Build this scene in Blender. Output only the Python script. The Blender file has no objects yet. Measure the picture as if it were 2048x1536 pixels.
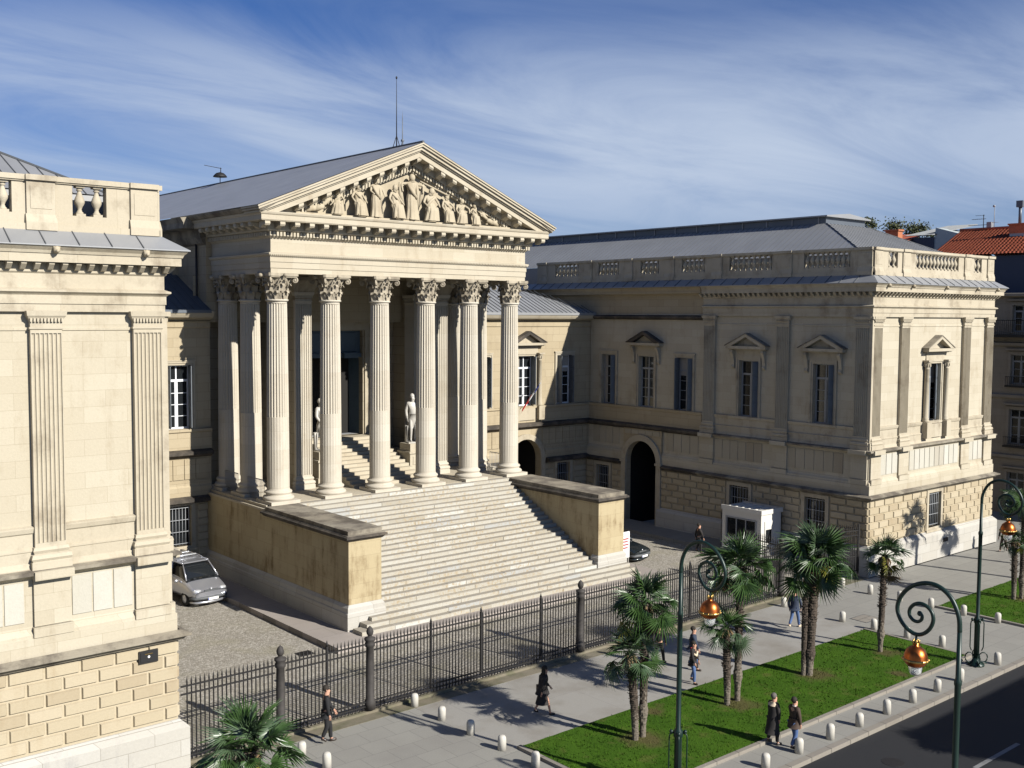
import bpy, math, random
from mathutils import Vector, Matrix
R = math.radians
rnd = random.Random(7)
scn = bpy.context.scene
COL = scn.collection

# ---------------------------------------------------------------- camera
YAW, PIT, ROL = R(40.331), R(3.740), R(-0.372)
cd = bpy.data.cameras.new('camera'); cam = bpy.data.objects.new('camera', cd); COL.objects.link(cam)
fw = Vector((math.sin(YAW)*math.cos(PIT), math.cos(YAW)*math.cos(PIT), -math.sin(PIT)))
r0 = Vector((math.cos(YAW), -math.sin(YAW), 0)); u0 = r0.cross(fw)
rr = r0*math.cos(ROL) - u0*math.sin(ROL); uu = r0*math.sin(ROL) + u0*math.cos(ROL)
m = Matrix((rr, uu, -fw)).transposed().to_4x4(); m.translation = Vector((0, 0, 14)); cam.matrix_world = m
cd.sensor_width = 36; cd.lens = 2123.29/2048*36; cd.clip_start = .5; cd.clip_end = 6000
scn.camera = cam
scn.cycles.diffuse_bounces = 1
# ---------------------------------------------------------------- sun, sky, exposure
SUN_AZ, SUN_EL = R(14.5), R(31)
sd = Vector((math.sin(SUN_AZ)*math.cos(SUN_EL), -math.cos(SUN_AZ)*math.cos(SUN_EL), math.sin(SUN_EL)))
ld = bpy.data.lights.new('sun', 'SUN'); lo = bpy.data.objects.new('sun', ld); COL.objects.link(lo)
ld.energy = 5.0; ld.angle = R(.5); ld.color = (1, .955, .875)
lo.rotation_euler = (-sd).to_track_quat('-Z', 'Y').to_euler(); lo.location = (20, -30, 60)
scn.view_settings.view_transform = 'Standard'; scn.view_settings.look = 'None'
scn.view_settings.exposure = 0.72; scn.view_settings.gamma = 1
world = bpy.data.worlds.new('World'); scn.world = world; world.use_nodes = True
nt = world.node_tree; nt.nodes.clear()
def nn(t, typ, **k):
    n = t.nodes.new(typ)
    for a, b in k.items():
        if a.startswith('i_'): n.inputs[a[2:].replace('_', ' ')].default_value = b
        else: setattr(n, a, b)
    return n
out = nn(nt, 'ShaderNodeOutputWorld'); bg = nn(nt, 'ShaderNodeBackground'); sky = nn(nt, 'ShaderNodeTexSky')
sky.sky_type = 'NISHITA'; sky.sun_disc = False; sky.sun_elevation = SUN_EL; sky.sun_rotation = math.pi - SUN_AZ
sky.air_density = 1.0; sky.dust_density = .6; sky.ozone_density = 2.5; sky.altitude = 50
bg.inputs['Strength'].default_value = .05
tc = nn(nt, 'ShaderNodeTexCoord')
# cirrus: streaks laid out on a high flat layer (direction / height), so they run towards the horizon
sep = nn(nt, 'ShaderNodeSeparateXYZ'); nt.links.new(tc.outputs['Generated'], sep.inputs[0])
mz = nn(nt, 'ShaderNodeMath', operation='ADD'); mz.inputs[1].default_value = .16; nt.links.new(sep.outputs['Z'], mz.inputs[0])
dv = []
for ax in 'XY':
    d = nn(nt, 'ShaderNodeMath', operation='DIVIDE'); nt.links.new(sep.outputs[ax], d.inputs[0]); nt.links.new(mz.outputs[0], d.inputs[1]); dv.append(d)
cb = nn(nt, 'ShaderNodeCombineXYZ'); nt.links.new(dv[0].outputs[0], cb.inputs[0]); nt.links.new(dv[1].outputs[0], cb.inputs[1])
mp = nn(nt, 'ShaderNodeMapping'); mp.inputs['Rotation'].default_value = (0, 0, R(48)); mp.inputs['Scale'].default_value = (.55, 1.35, 1); mp.inputs['Location'].default_value = (1.3, .4, 0)
nt.links.new(cb.outputs[0], mp.inputs[0])
n1 = nn(nt, 'ShaderNodeTexNoise'); n1.inputs['Scale'].default_value = 1.1; n1.inputs['Detail'].default_value = 10; n1.inputs['Roughness'].default_value = .62; n1.inputs['Distortion'].default_value = .9
nt.links.new(mp.outputs[0], n1.inputs['Vector'])
n2 = nn(nt, 'ShaderNodeTexNoise'); n2.inputs['Scale'].default_value = .45; n2.inputs['Detail'].default_value = 3
nt.links.new(mp.outputs[0], n2.inputs['Vector'])
ad = nn(nt, 'ShaderNodeMath', operation='MULTIPLY_ADD'); ad.inputs[1].default_value = .9
nt.links.new(n2.outputs['Fac'], ad.inputs[0]); nt.links.new(n1.outputs['Fac'], ad.inputs[2])
mr = nn(nt, 'ShaderNodeMapRange'); mr.interpolation_type = 'SMOOTHSTEP'
mr.inputs['From Min'].default_value = .66; mr.inputs['From Max'].default_value = 1.14; mr.inputs['To Max'].default_value = .92
nt.links.new(ad.outputs[0], mr.inputs['Value'])
mx = nn(nt, 'ShaderNodeMix', data_type='RGBA'); bnd = nn(nt, 'ShaderNodeValToRGB'); nt.links.new(sep.outputs['Z'], bnd.inputs[0]); be = bnd.color_ramp.elements
be[0].position = 0; be[0].color = (.16,)*3+(1,); be[1].position = .5; be[1].color = (.22,)*3+(1,)
for po_, v_ in ((.07, .3), (.13, .55), (.19, .66), (.23, .55), (.265, .22)):
    q_ = be.new(po_); q_.color = (v_,)*3+(1,)
mm_ = nn(nt, 'ShaderNodeMath', operation='MULTIPLY'); nt.links.new(mr.outputs[0], mm_.inputs[0]); nt.links.new(bnd.outputs[0], mm_.inputs[1])
vl = nn(nt, 'ShaderNodeValToRGB'); nt.links.new(sep.outputs['Z'], vl.inputs[0]); ve = vl.color_ramp.elements
ve[0].position = 0; ve[0].color = (.30,)*3+(1,); ve[1].position = .4; ve[1].color = (.02,)*3+(1,)
for po_, v_ in ((.06, .40), (.12, .50), (.17, .42), (.21, .2), (.24, .04)):
    q_ = ve.new(po_); q_.color = (v_,)*3+(1,)
big = nn(nt, 'ShaderNodeTexNoise'); big.inputs['Scale'].default_value = 1.6; big.inputs['Detail'].default_value = 2; nt.links.new(tc.outputs['Generated'], big.inputs['Vector'])
bm_ = nn(nt, 'ShaderNodeMapRange'); bm_.inputs['From Min'].default_value = .35; bm_.inputs['From Max'].default_value = .6; bm_.inputs['To Min'].default_value = .45; bm_.inputs['To Max'].default_value = 1.15; nt.links.new(big.outputs['Fac'], bm_.inputs['Value'])
vm = nn(nt, 'ShaderNodeMath', operation='MULTIPLY'); nt.links.new(vl.outputs[0], vm.inputs[0]); xm = nn(nt, 'ShaderNodeMapRange'); xm.inputs['From Min'].default_value = .2; xm.inputs['From Max'].default_value = .8; xm.inputs['To Min'].default_value = .5; xm.inputs['To Max'].default_value = 1.25; nt.links.new(sep.outputs['X'], xm.inputs['Value'])
xb = nn(nt, 'ShaderNodeMath', operation='MULTIPLY'); nt.links.new(bm_.outputs[0], xb.inputs[0]); nt.links.new(xm.outputs[0], xb.inputs[1]); nt.links.new(xb.outputs[0], vm.inputs[1])
sm_ = nn(nt, 'ShaderNodeMath', operation='ADD', use_clamp=True); nt.links.new(mm_.outputs[0], sm_.inputs[0]); nt.links.new(vm.outputs[0], sm_.inputs[1]); nt.links.new(sm_.outputs[0], mx.inputs['Factor'])
tint = nn(nt, 'ShaderNodeMix', data_type='RGBA', blend_type='MULTIPLY'); tint.inputs['Factor'].default_value = 1
tint.inputs[7].default_value = (.20, .485, .98, 1)
nt.links.new(sky.outputs[0], tint.inputs[6]); nt.links.new(tint.outputs[2], mx.inputs[6]); mx.inputs[7].default_value = (6.2, 7.3, 9.2, 1)
nt.links.new(mx.outputs[2], bg.inputs['Color']); nt.links.new(bg.outputs[0], out.inputs['Surface'])

# ---------------------------------------------------------------- materials
def newmat(name):
    mt = bpy.data.materials.new(name); mt.use_nodes = True; t = mt.node_tree
    return mt, t, t.nodes['Principled BSDF']
def plain(name, col, rough=.6, metal=0, noise=0, nscale=8, bump=0, **k):
    mt, t, p = newmat(name); p.inputs['Base Color'].default_value = (*col, 1); p.inputs['Roughness'].default_value = rough; p.inputs['Metallic'].default_value = metal
    for a, b in k.items(): p.inputs[a.replace('_', ' ')].default_value = b
    if noise or bump:
        g = nn(t, 'ShaderNodeNewGeometry'); n = nn(t, 'ShaderNodeTexNoise'); n.inputs['Scale'].default_value = nscale; n.inputs['Detail'].default_value = 5
        t.links.new(g.outputs['Position'], n.inputs['Vector'])
        if noise:
            x = nn(t, 'ShaderNodeMix', data_type='RGBA'); t.links.new(n.outputs['Fac'], x.inputs['Factor'])
            x.inputs[6].default_value = (*[c*(1-noise) for c in col], 1); x.inputs[7].default_value = (*[min(1, c*(1+noise)) for c in col], 1)
            t.links.new(x.outputs[2], p.inputs['Base Color'])
        if bump:
            b = nn(t, 'ShaderNodeBump'); b.inputs['Strength'].default_value = bump; b.inputs['Distance'].default_value = .05
            t.links.new(n.outputs['Fac'], b.inputs['Height']); t.links.new(b.outputs[0], p.inputs['Normal'])
    return mt
ALB = .635
def stone(name, base, dirty, amount=.5, bw=1.1, rh=.46, mortar=.006, thr=(.5, .72), joint=.72, vary=.06, streak=.5, voff=0, rough=.85, fine=.12):
    mt, t, p = newmat(name); L = t.links.new; base = [c*ALB*k_ for c, k_ in zip(base, (.985, 1.0, .99))]; dirty = [c*ALB for c in dirty]
    g = nn(t, 'ShaderNodeNewGeometry'); s = nn(t, 'ShaderNodeSeparateXYZ'); L(g.outputs['Position'], s.inputs[0])
    a = nn(t, 'ShaderNodeMath', operation='ADD'); L(s.outputs['X'], a.inputs[0]); L(s.outputs['Y'], a.inputs[1])
    zo = nn(t, 'ShaderNodeMath', operation='ADD'); L(s.outputs['Z'], zo.inputs[0]); zo.inputs[1].default_value = voff
    c = nn(t, 'ShaderNodeCombineXYZ'); L(a.outputs[0], c.inputs[0]); L(zo.outputs[0], c.inputs[1])
    br = nn(t, 'ShaderNodeTexBrick'); L(c.outputs[0], br.inputs['Vector'])
    br.inputs['Scale'].default_value = 1; br.inputs['Brick Width'].default_value = bw; br.inputs['Row Height'].default_value = rh
    br.inputs['Mortar Size'].default_value = mortar; br.inputs['Mortar Smooth'].default_value = .3; br.inputs['Bias'].default_value = 0
    br.inputs['Color1'].default_value = (1, 1, 1, 1); br.inputs['Color2'].default_value = (1-vary*1.6, 1-vary*1.9, 1-vary*2.4, 1); br.inputs['Mortar'].default_value = (joint, joint*.96, joint*.9, 1)
    n = nn(t, 'ShaderNodeTexNoise'); n.inputs['Scale'].default_value = .9; n.inputs['Detail'].default_value = 8; n.inputs['Roughness'].default_value = .65; L(g.outputs['Position'], n.inputs['Vector'])
    mp = nn(t, 'ShaderNodeMapping'); mp.inputs['Scale'].default_value = (1.6, 1.6, .25); L(g.outputs['Position'], mp.inputs[0])
    n2 = nn(t, 'ShaderNodeTexNoise'); n2.inputs['Scale'].default_value = 1.3; n2.inputs['Detail'].default_value = 6; n2.inputs['Roughness'].default_value = .7; L(mp.outputs[0], n2.inputs['Vector'])
    ms = nn(t, 'ShaderNodeMath', operation='MULTIPLY_ADD'); ms.inputs[1].default_value = streak; L(n2.outputs['Fac'], ms.inputs[0])
    m1 = nn(t, 'ShaderNodeMath', operation='MULTIPLY'); m1.inputs[1].default_value = 1-streak; L(n.outputs['Fac'], m1.inputs[0]); L(m1.outputs[0], ms.inputs[2])
    r = nn(t, 'ShaderNodeMapRange'); r.interpolation_type = 'SMOOTHSTEP'; r.inputs['From Min'].default_value = thr[0]; r.inputs['From Max'].default_value = thr[1]; r.inputs['To Max'].default_value = amount
    L(ms.outputs[0], r.inputs['Value'])
    x = nn(t, 'ShaderNodeMix', data_type='RGBA'); L(r.outputs[0], x.inputs['Factor']); x.inputs[6].default_value = (*base, 1); x.inputs[7].default_value = (*dirty, 1)
    y = nn(t, 'ShaderNodeMix', data_type='RGBA', blend_type='MULTIPLY'); y.inputs['Factor'].default_value = 1; L(x.outputs[2], y.inputs[6]); L(br.outputs['Color'], y.inputs[7])
    nf = nn(t, 'ShaderNodeTexNoise'); nf.inputs['Scale'].default_value = 14; nf.inputs['Detail'].default_value = 6; nf.inputs['Roughness'].default_value = .7; L(g.outputs['Position'], nf.inputs['Vector'])
    rf = nn(t, 'ShaderNodeMapRange'); rf.inputs['To Min'].default_value = 1-fine; rf.inputs['To Max'].default_value = 1+fine; L(nf.outputs['Fac'], rf.inputs['Value'])
    z = nn(t, 'ShaderNodeMix', data_type='RGBA', blend_type='MULTIPLY'); z.inputs['Factor'].default_value = 1; L(y.outputs[2], z.inputs[6]); L(rf.outputs[0], z.inputs[7])
    if name in ('rusticated_limestone', 'pale_slab_limestone', 'buff_slab_limestone'):   # every block its own tone
        ri = nn(t, 'ShaderNodeValToRGB'); re_ = ri.color_ramp.elements; re_[0].color = (.84, .81, .77, 1); re_[1].color = (1.06, 1.07, 1.09, 1); rm = re_.new(.4); rm.color = (.97, .97, .95, 1); L(g.outputs['Random Per Island'], ri.inputs['Fac'])
        z2 = nn(t, 'ShaderNodeMix', data_type='RGBA', blend_type='MULTIPLY'); z2.inputs['Factor'].default_value = 1; L(z.outputs[2], z2.inputs[6]); L(ri.outputs[0], z2.inputs[7]); z = z2
    L(z.outputs[2], p.inputs['Base Color']); p.inputs['Roughness'].default_value = rough
    b = nn(t, 'ShaderNodeBump'); b.inputs['Strength'].default_value = .25; b.inputs['Distance'].default_value = .03; L(nf.outputs['Fac'], b.inputs['Height']); L(b.outputs[0], p.inputs['Normal'])
    return mt
M = {}
M['wing'] = stone('wing_limestone', (.66, .585, .455), (.46, .38, .26), .85, 1.25, .47, .006)
M['rust'] = stone('rusticated_limestone', (.61, .51, .36), (.46, .35, .21), .7, 30, 30, 0, vary=.1)
M['plinth'] = stone('cold_plinth_limestone', (.64, .61, .56), (.38, .37, .37), .75, 1.6, .52, .01, joint=.6)
M['port'] = stone('portico_limestone', (.66, .58, .45), (.42, .33, .22), .6, 1.5, .62, .005)
M['shaft'] = stone('column_limestone', (.74, .67, .56), (.56, .47, .35), .6, 40, .92, .005, joint=.75)
M['trim'] = stone('moulding_limestone', (.64, .56, .43), (.33, .27, .19), .85, 1.8, 40, .006, thr=(.48, .68), streak=.35)
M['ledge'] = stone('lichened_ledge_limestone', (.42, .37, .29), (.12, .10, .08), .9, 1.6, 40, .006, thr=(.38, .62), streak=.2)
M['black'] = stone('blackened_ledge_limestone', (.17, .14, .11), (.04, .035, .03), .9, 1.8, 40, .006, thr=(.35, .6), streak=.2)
M['cheek'] = stone('yellow_stained_limestone', (.61, .50, .31), (.25, .17, .075), .9, 1.5, .6, .005, thr=(.47, .66), streak=.55, joint=.6)
M['panel'] = stone('pale_slab_limestone', (.66, .62, .54), (.53, .46, .36), .5, 40, 40, 0)
M['sidepanel'] = stone('buff_slab_limestone', (.56, .49, .38), (.42, .34, .24), .6, 40, 40, 0)
M['carved'] = stone('carved_limestone', (.60, .51, .37), (.36, .28, .18), .7, 40, 40, 0, thr=(.45, .7))
M['cap'] = stone('capital_limestone', (.58, .50, .38), (.22, .18, .13), .85, 40, 40, 0, thr=(.42, .66))
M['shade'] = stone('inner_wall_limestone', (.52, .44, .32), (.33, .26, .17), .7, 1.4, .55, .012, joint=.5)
M['marble'] = plain('white_marble', (.43, .41, .37), .45, noise=.06, nscale=5)
M['court'] = stone('court_wall_limestone', (.56, .46, .31), (.34, .27, .18), .7, 1.25, .47, .008, joint=.6)

def steps_mat():
    mt, t, p = newmat('step_limestone'); L = t.links.new
    g = nn(t, 'ShaderNodeNewGeometry'); s = nn(t, 'ShaderNodeSeparateXYZ'); L(g.outputs['Position'], s.inputs[0])
    zo = nn(t, 'ShaderNodeMath', operation='ADD'); L(s.outputs['Z'], zo.inputs[0]); zo.inputs[1].default_value = -.45-.008
    c = nn(t, 'ShaderNodeCombineXYZ'); L(s.outputs['X'], c.inputs[0]); L(zo.outputs[0], c.inputs[1])
    fl = nn(t, 'ShaderNodeMath', operation='DIVIDE'); L(zo.outputs[0], fl.inputs[0]); fl.inputs[1].default_value = RISE
    f2 = nn(t, 'ShaderNodeMath', operation='FLOOR'); L(fl.outputs[0], f2.inputs[0])
    w1 = nn(t, 'ShaderNodeTexWhiteNoise', noise_dimensions='1D'); L(f2.outputs[0], w1.inputs['W']); sh = nn(t, 'ShaderNodeMath', operation='MULTIPLY_ADD'); L(w1.outputs['Value'], sh.inputs[0]); sh.inputs[1].default_value = 37.0; L(s.outputs['X'], sh.inputs[2])
    dx = nn(t, 'ShaderNodeMath', operation='DIVIDE'); L(sh.outputs[0], dx.inputs[0]); dx.inputs[1].default_value = 1.7
    d2 = nn(t, 'ShaderNodeMath', operation='FLOOR'); L(dx.outputs[0], d2.inputs[0])
    cc = nn(t, 'ShaderNodeCombineXYZ'); L(d2.outputs[0], cc.inputs[0]); L(f2.outputs[0], cc.inputs[1])
    wn = nn(t, 'ShaderNodeTexWhiteNoise', noise_dimensions='2D'); L(cc.outputs[0], wn.inputs['Vector'])
    cr = nn(t, 'ShaderNodeValToRGB'); cr.color_ramp.interpolation = 'CONSTANT'; e = cr.color_ramp.elements
    cols = [(0, (.60, .555, .48)), (.30, (.575, .525, .445)), (.55, (.62, .58, .51)), (.72, (.56, .51, .43)), (.82, (.53, .52, .50)), (.88, (.70, .68, .63)), (.95, (.50, .45, .37))]
    e[0].color = (*cols[0][1], 1); e[1].position = cols[1][0]; e[1].color = (*cols[1][1], 1)
    cols = [(a_, [c*ALB*k_ for c, k_ in zip(b_, (.97, 1.0, .99))]) for a_, b_ in cols]; e[0].color = (*cols[0][1], 1); e[1].color = (*cols[1][1], 1)
    for po, co in cols[2:]:
        q = e.new(po); q.color = (*co, 1)
    L(g.outputs['Random Per Island'], cr.inputs['Fac'])
    fr = nn(t, 'ShaderNodeMath', operation='FRACT'); L(dx.outputs[0], fr.inputs[0])
    lt = nn(t, 'ShaderNodeMath', operation='LESS_THAN'); lt.inputs[1].default_value = -1.0; L(fr.outputs[0], lt.inputs[0])
    n = nn(t, 'ShaderNodeTexNoise'); n.inputs['Scale'].default_value = 7; n.inputs['Detail'].default_value = 7; n.inputs['Roughness'].default_value = .75; L(g.outputs['Position'], n.inputs['Vector'])
    r = nn(t, 'ShaderNodeMapRange'); r.inputs['From Min'].default_value = .47; r.inputs['From Max'].default_value = .62; r.inputs['To Max'].default_value = .85; L(n.outputs['Fac'], r.inputs['Value'])
    sp = nn(t, 'ShaderNodeTexNoise'); sp.inputs['Scale'].default_value = .5; sp.inputs['Detail'].default_value = 3; L(g.outputs['Position'], sp.inputs['Vector'])
    rs = nn(t, 'ShaderNodeMapRange'); rs.inputs['From Min'].default_value = .3; rs.inputs['From Max'].default_value = .55; L(sp.outputs['Fac'], rs.inputs['Value'])
    mm = nn(t, 'ShaderNodeMath', operation='MULTIPLY'); L(r.outputs[0], mm.inputs[0]); L(rs.outputs[0], mm.inputs[1])
    x = nn(t, 'ShaderNodeMix', data_type='RGBA'); L(mm.outputs[0], x.inputs['Factor']); L(cr.outputs[0], x.inputs[6]); x.inputs[7].default_value = (.30, .23, .13, 1)
    y = nn(t, 'ShaderNodeMix', data_type='RGBA'); L(lt.outputs[0], y.inputs['Factor']); L(x.outputs[2], y.inputs[6]); y.inputs[7].default_value = (.24, .2, .16, 1)
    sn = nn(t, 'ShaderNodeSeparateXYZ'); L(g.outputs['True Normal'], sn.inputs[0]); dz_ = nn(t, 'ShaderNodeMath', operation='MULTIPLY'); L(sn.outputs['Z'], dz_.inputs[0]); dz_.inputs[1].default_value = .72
    tr_ = nn(t, 'ShaderNodeMix', data_type='RGBA'); L(dz_.outputs[0], tr_.inputs['Factor']); L(y.outputs[2], tr_.inputs[6]); tr_.inputs[7].default_value = (.23, .205, .165, 1)   # trodden grime plus painted shade: treads coloured darker than the sunlit risers
    L(tr_.outputs[2], p.inputs['Base Color']); p.inputs['Roughness'].default_value = .85
    b = nn(t, 'ShaderNodeBump'); b.inputs['Strength'].default_value = .5; b.inputs['Distance'].default_value = .03; L(n.outputs['Fac'], b.inputs['Height']); L(b.outputs[0], p.inputs['Normal'])
    return mt
NST = 26; RISE = (4.75-.45)/NST
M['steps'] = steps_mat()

def paving(name, c1, c2, w, h, mort, mcol, rot=0, stain=(.25, .24, .22), amount=.45, rough=.8, nbig=.35):
    mt, t, p = newmat(name); L = t.links.new
    g = nn(t, 'ShaderNodeNewGeometry')
    br = nn(t, 'ShaderNodeTexBrick'); L(g.outputs['Position'], br.inputs['Vector']); br.inputs['Scale'].default_value = 1
    br.inputs['Brick Width'].default_value = w; br.inputs['Row Height'].default_value = h; br.inputs['Mortar Size'].default_value = mort
    c1, c2, mcol, stain = [[c*.66 for c in q] for q in (c1, c2, mcol, stain)]
    br.inputs['Color1'].default_value = (*c1, 1); br.inputs['Color2'].default_value = (*c2, 1); br.inputs['Mortar'].default_value = (*mcol, 1)
    n = nn(t, 'ShaderNodeTexNoise'); n.inputs['Scale'].default_value = nbig; n.inputs['Detail'].default_value = 8; n.inputs['Roughness'].default_value = .62; L(g.outputs['Position'], n.inputs['Vector'])
    r = nn(t, 'ShaderNodeMapRange'); r.inputs['From Min'].default_value = .46; r.inputs['From Max'].default_value = .72; r.inputs['To Max'].default_value = amount; L(n.outputs['Fac'], r.inputs['Value'])
    x = nn(t, 'ShaderNodeMix', data_type='RGBA'); L(r.outputs[0], x.inputs['Factor']); L(br.outputs['Color'], x.inputs[6]); x.inputs[7].default_value = (*stain, 1)
    nf = nn(t, 'ShaderNodeTexNoise'); nf.inputs['Scale'].default_value = 22; nf.inputs['Detail'].default_value = 5; L(g.outputs['Position'], nf.inputs['Vector'])
    rf = nn(t, 'ShaderNodeMapRange'); rf.inputs['To Min'].default_value = .84; rf.inputs['To Max'].default_value = 1.16; L(nf.outputs['Fac'], rf.inputs['Value'])
    z = nn(t, 'ShaderNodeMix', data_type='RGBA', blend_type='MULTIPLY'); z.inputs['Factor'].default_value = 1; L(x.outputs[2], z.inputs[6]); L(rf.outputs[0], z.inputs[7])
    L(z.outputs[2], p.inputs['Base Color']); p.inputs['Roughness'].default_value = rough
    b = nn(t, 'ShaderNodeBump'); b.inputs['Strength'].default_value = .2; b.inputs['Distance'].default_value = .02; L(nf.outputs['Fac'], b.inputs['Height']); L(b.outputs[0], p.inputs['Normal'])
    return mt
M['slabs'] = paving('pavement_slabs', (.36, .35, .31), (.33, .32, .285), 1.0, .9, .010, (.22, .21, .19), stain=(.25, .235, .215))
M['walk'] = paving('promenade_asphalt', (.385, .37, .335), (.375, .36, .325), 9, 7, .01, (.30, .28, .265), stain=(.27, .245, .205), amount=.85, nbig=.55)
M['verge'] = paving('dusty_verge', (.25, .22, .16), (.22, .19, .13), 3, 3, 0, (.2, .2, .2), stain=(.09, .105, .04), amount=.9, nbig=1.2)
M['kerb'] = paving('kerb_stone', (.34, .31, .26), (.30, .27, .23), 1.1, 1.1, .02, (.13, .12, .1), stain=(.22, .19, .15))
M['tarmac'] = paving('road_asphalt', (.014, .015, .0175), (.0135, .0145, .017), 40, 40, 0, (.02, .02, .02), stain=(.021, .021, .021), amount=.4)
M['apron'] = paving('apron_slabs', (.45, .40, .36), (.42, .37, .33), 2.0, 1.2, .01, (.28, .25, .22), stain=(.32, .28, .24))
def cobbles():
    mt, t, p = newmat('cobblestones'); L = t.links.new
    g = nn(t, 'ShaderNodeNewGeometry'); v = nn(t, 'ShaderNodeTexVoronoi'); v.inputs['Scale'].default_value = 11; L(g.outputs['Position'], v.inputs['Vector'])
    w = nn(t, 'ShaderNodeTexVoronoi', feature='DISTANCE_TO_EDGE'); w.inputs['Scale'].default_value = 11; L(g.outputs['Position'], w.inputs['Vector'])
    sx = nn(t, 'ShaderNodeSeparateColor'); L(v.outputs['Color'], sx.inputs[0])
    cr = nn(t, 'ShaderNodeValToRGB'); e = cr.color_ramp.elements; e[0].color = (.24, .215, .175, 1); e[1].color = (.42, .39, .335, 1); q = e.new(.55); q.color = (.33, .305, .26, 1)
    L(sx.outputs[0], cr.inputs['Fac'])
    r = nn(t, 'ShaderNodeMapRange'); r.inputs['From Max'].default_value = .09; L(w.outputs['Distance'], r.inputs['Value'])
    x = nn(t, 'ShaderNodeMix', data_type='RGBA'); L(r.outputs[0], x.inputs['Factor']); x.inputs[6].default_value = (.16, .145, .115, 1); L(cr.outputs[0], x.inputs[7])
    n = nn(t, 'ShaderNodeTexNoise'); n.inputs['Scale'].default_value = .5; n.inputs['Detail'].default_value = 6; L(g.outputs['Position'], n.inputs['Vector'])
    r2 = nn(t, 'ShaderNodeMapRange'); r2.inputs['From Min'].default_value = .52; r2.inputs['From Max'].default_value = .7; r2.inputs['To Max'].default_value = .5; L(n.outputs['Fac'], r2.inputs['Value'])
    y = nn(t, 'ShaderNodeMix', data_type='RGBA'); L(r2.outputs[0], y.inputs['Factor']); L(x.outputs[2], y.inputs[6]); y.inputs[7].default_value = (.24, .22, .14, 1)
    L(y.outputs[2], p.inputs['Base Color']); p.inputs['Roughness'].default_value = .75
    b = nn(t, 'ShaderNodeBump'); b.inputs['Strength'].default_value = .6; b.inputs['Distance'].default_value = .03; L(r.outputs[0], b.inputs['Height']); L(b.outputs[0], p.inputs['Normal'])
    return mt
M['cobble'] = cobbles()
def lawnmat():
    mt, t, p = newmat('mown_grass'); L = t.links.new; g = nn(t, 'ShaderNodeNewGeometry')
    a = nn(t, 'ShaderNodeTexNoise'); a.inputs['Scale'].default_value = .8; a.inputs['Detail'].default_value = 5; L(g.outputs['Position'], a.inputs['Vector'])
    b = nn(t, 'ShaderNodeTexNoise'); b.inputs['Scale'].default_value = 26; b.inputs['Detail'].default_value = 4; L(g.outputs['Position'], b.inputs['Vector'])
    cr = nn(t, 'ShaderNodeValToRGB'); e = cr.color_ramp.elements; e[0].position = .3; e[0].color = (.022, .060, .004, 1); e[1].position = .75; e[1].color = (.062, .128, .010, 1)
    ad = nn(t, 'ShaderNodeMath', operation='MULTIPLY_ADD'); ad.inputs[1].default_value = .5; L(a.outputs['Fac'], ad.inputs[0]); h = nn(t, 'ShaderNodeMath', operation='MULTIPLY'); h.inputs[1].default_value = .5; L(b.outputs['Fac'], h.inputs[0]); L(h.outputs[0], ad.inputs[2])
    L(ad.outputs[0], cr.inputs['Fac'])
    dn = nn(t, 'ShaderNodeTexNoise'); dn.inputs['Scale'].default_value = 1.7; dn.inputs['Detail'].default_value = 7; L(g.outputs['Position'], dn.inputs['Vector'])
    dr = nn(t, 'ShaderNodeMapRange'); dr.inputs['From Min'].default_value = .56; dr.inputs['From Max'].default_value = .72; dr.inputs['To Max'].default_value = .55; L(dn.outputs['Fac'], dr.inputs['Value'])
    dm = nn(t, 'ShaderNodeMix', data_type='RGBA'); L(dr.outputs[0], dm.inputs['Factor']); L(cr.outputs[0], dm.inputs[6]); dm.inputs[7].default_value = (.10, .105, .028, 1); prev = dm.outputs[2]
    for wx, wy, wr in ((25.5, 23.2, 1.0), (30.5, 23.25, .9), (35.3, 23.25, 1.0), (40.05, 23.0, .7), (53.0, 23.1, .8), (38.0, 21.2, .5), (27.6, 24.7, .6)):   # worn dry turf at the foot of each palm
        vd = nn(t, 'ShaderNodeVectorMath', operation='DISTANCE'); L(g.outputs['Position'], vd.inputs[0]); vd.inputs[1].default_value = (wx, wy, .1)
        va = nn(t, 'ShaderNodeMath', operation='MULTIPLY_ADD'); L(dn.outputs['Fac'], va.inputs[0]); va.inputs[1].default_value = 1.6; L(vd.outputs['Value'], va.inputs[2])
        wm = nn(t, 'ShaderNodeMapRange'); wm.inputs['From Min'].default_value = wr*.35+.8; wm.inputs['From Max'].default_value = wr+.8; wm.inputs['To Min'].default_value = .85; wm.inputs['To Max'].default_value = 0; L(va.outputs[0], wm.inputs['Value'])
        wx_ = nn(t, 'ShaderNodeMix', data_type='RGBA'); L(wm.outputs[0], wx_.inputs['Factor']); L(prev, wx_.inputs[6]); wx_.inputs[7].default_value = (.085, .07, .03, 1); prev = wx_.outputs[2]
    L(prev, p.inputs['Base Color']); p.inputs['Roughness'].default_value = .9; p.inputs['Specular IOR Level'].default_value = .1
    bm = nn(t, 'ShaderNodeBump'); bm.inputs['Strength'].default_value = .8; bm.inputs['Distance'].default_value = .05; L(b.outputs['Fac'], bm.inputs['Height']); L(bm.outputs[0], p.inputs['Normal'])
    return mt
M['grass'] = lawnmat()
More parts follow.
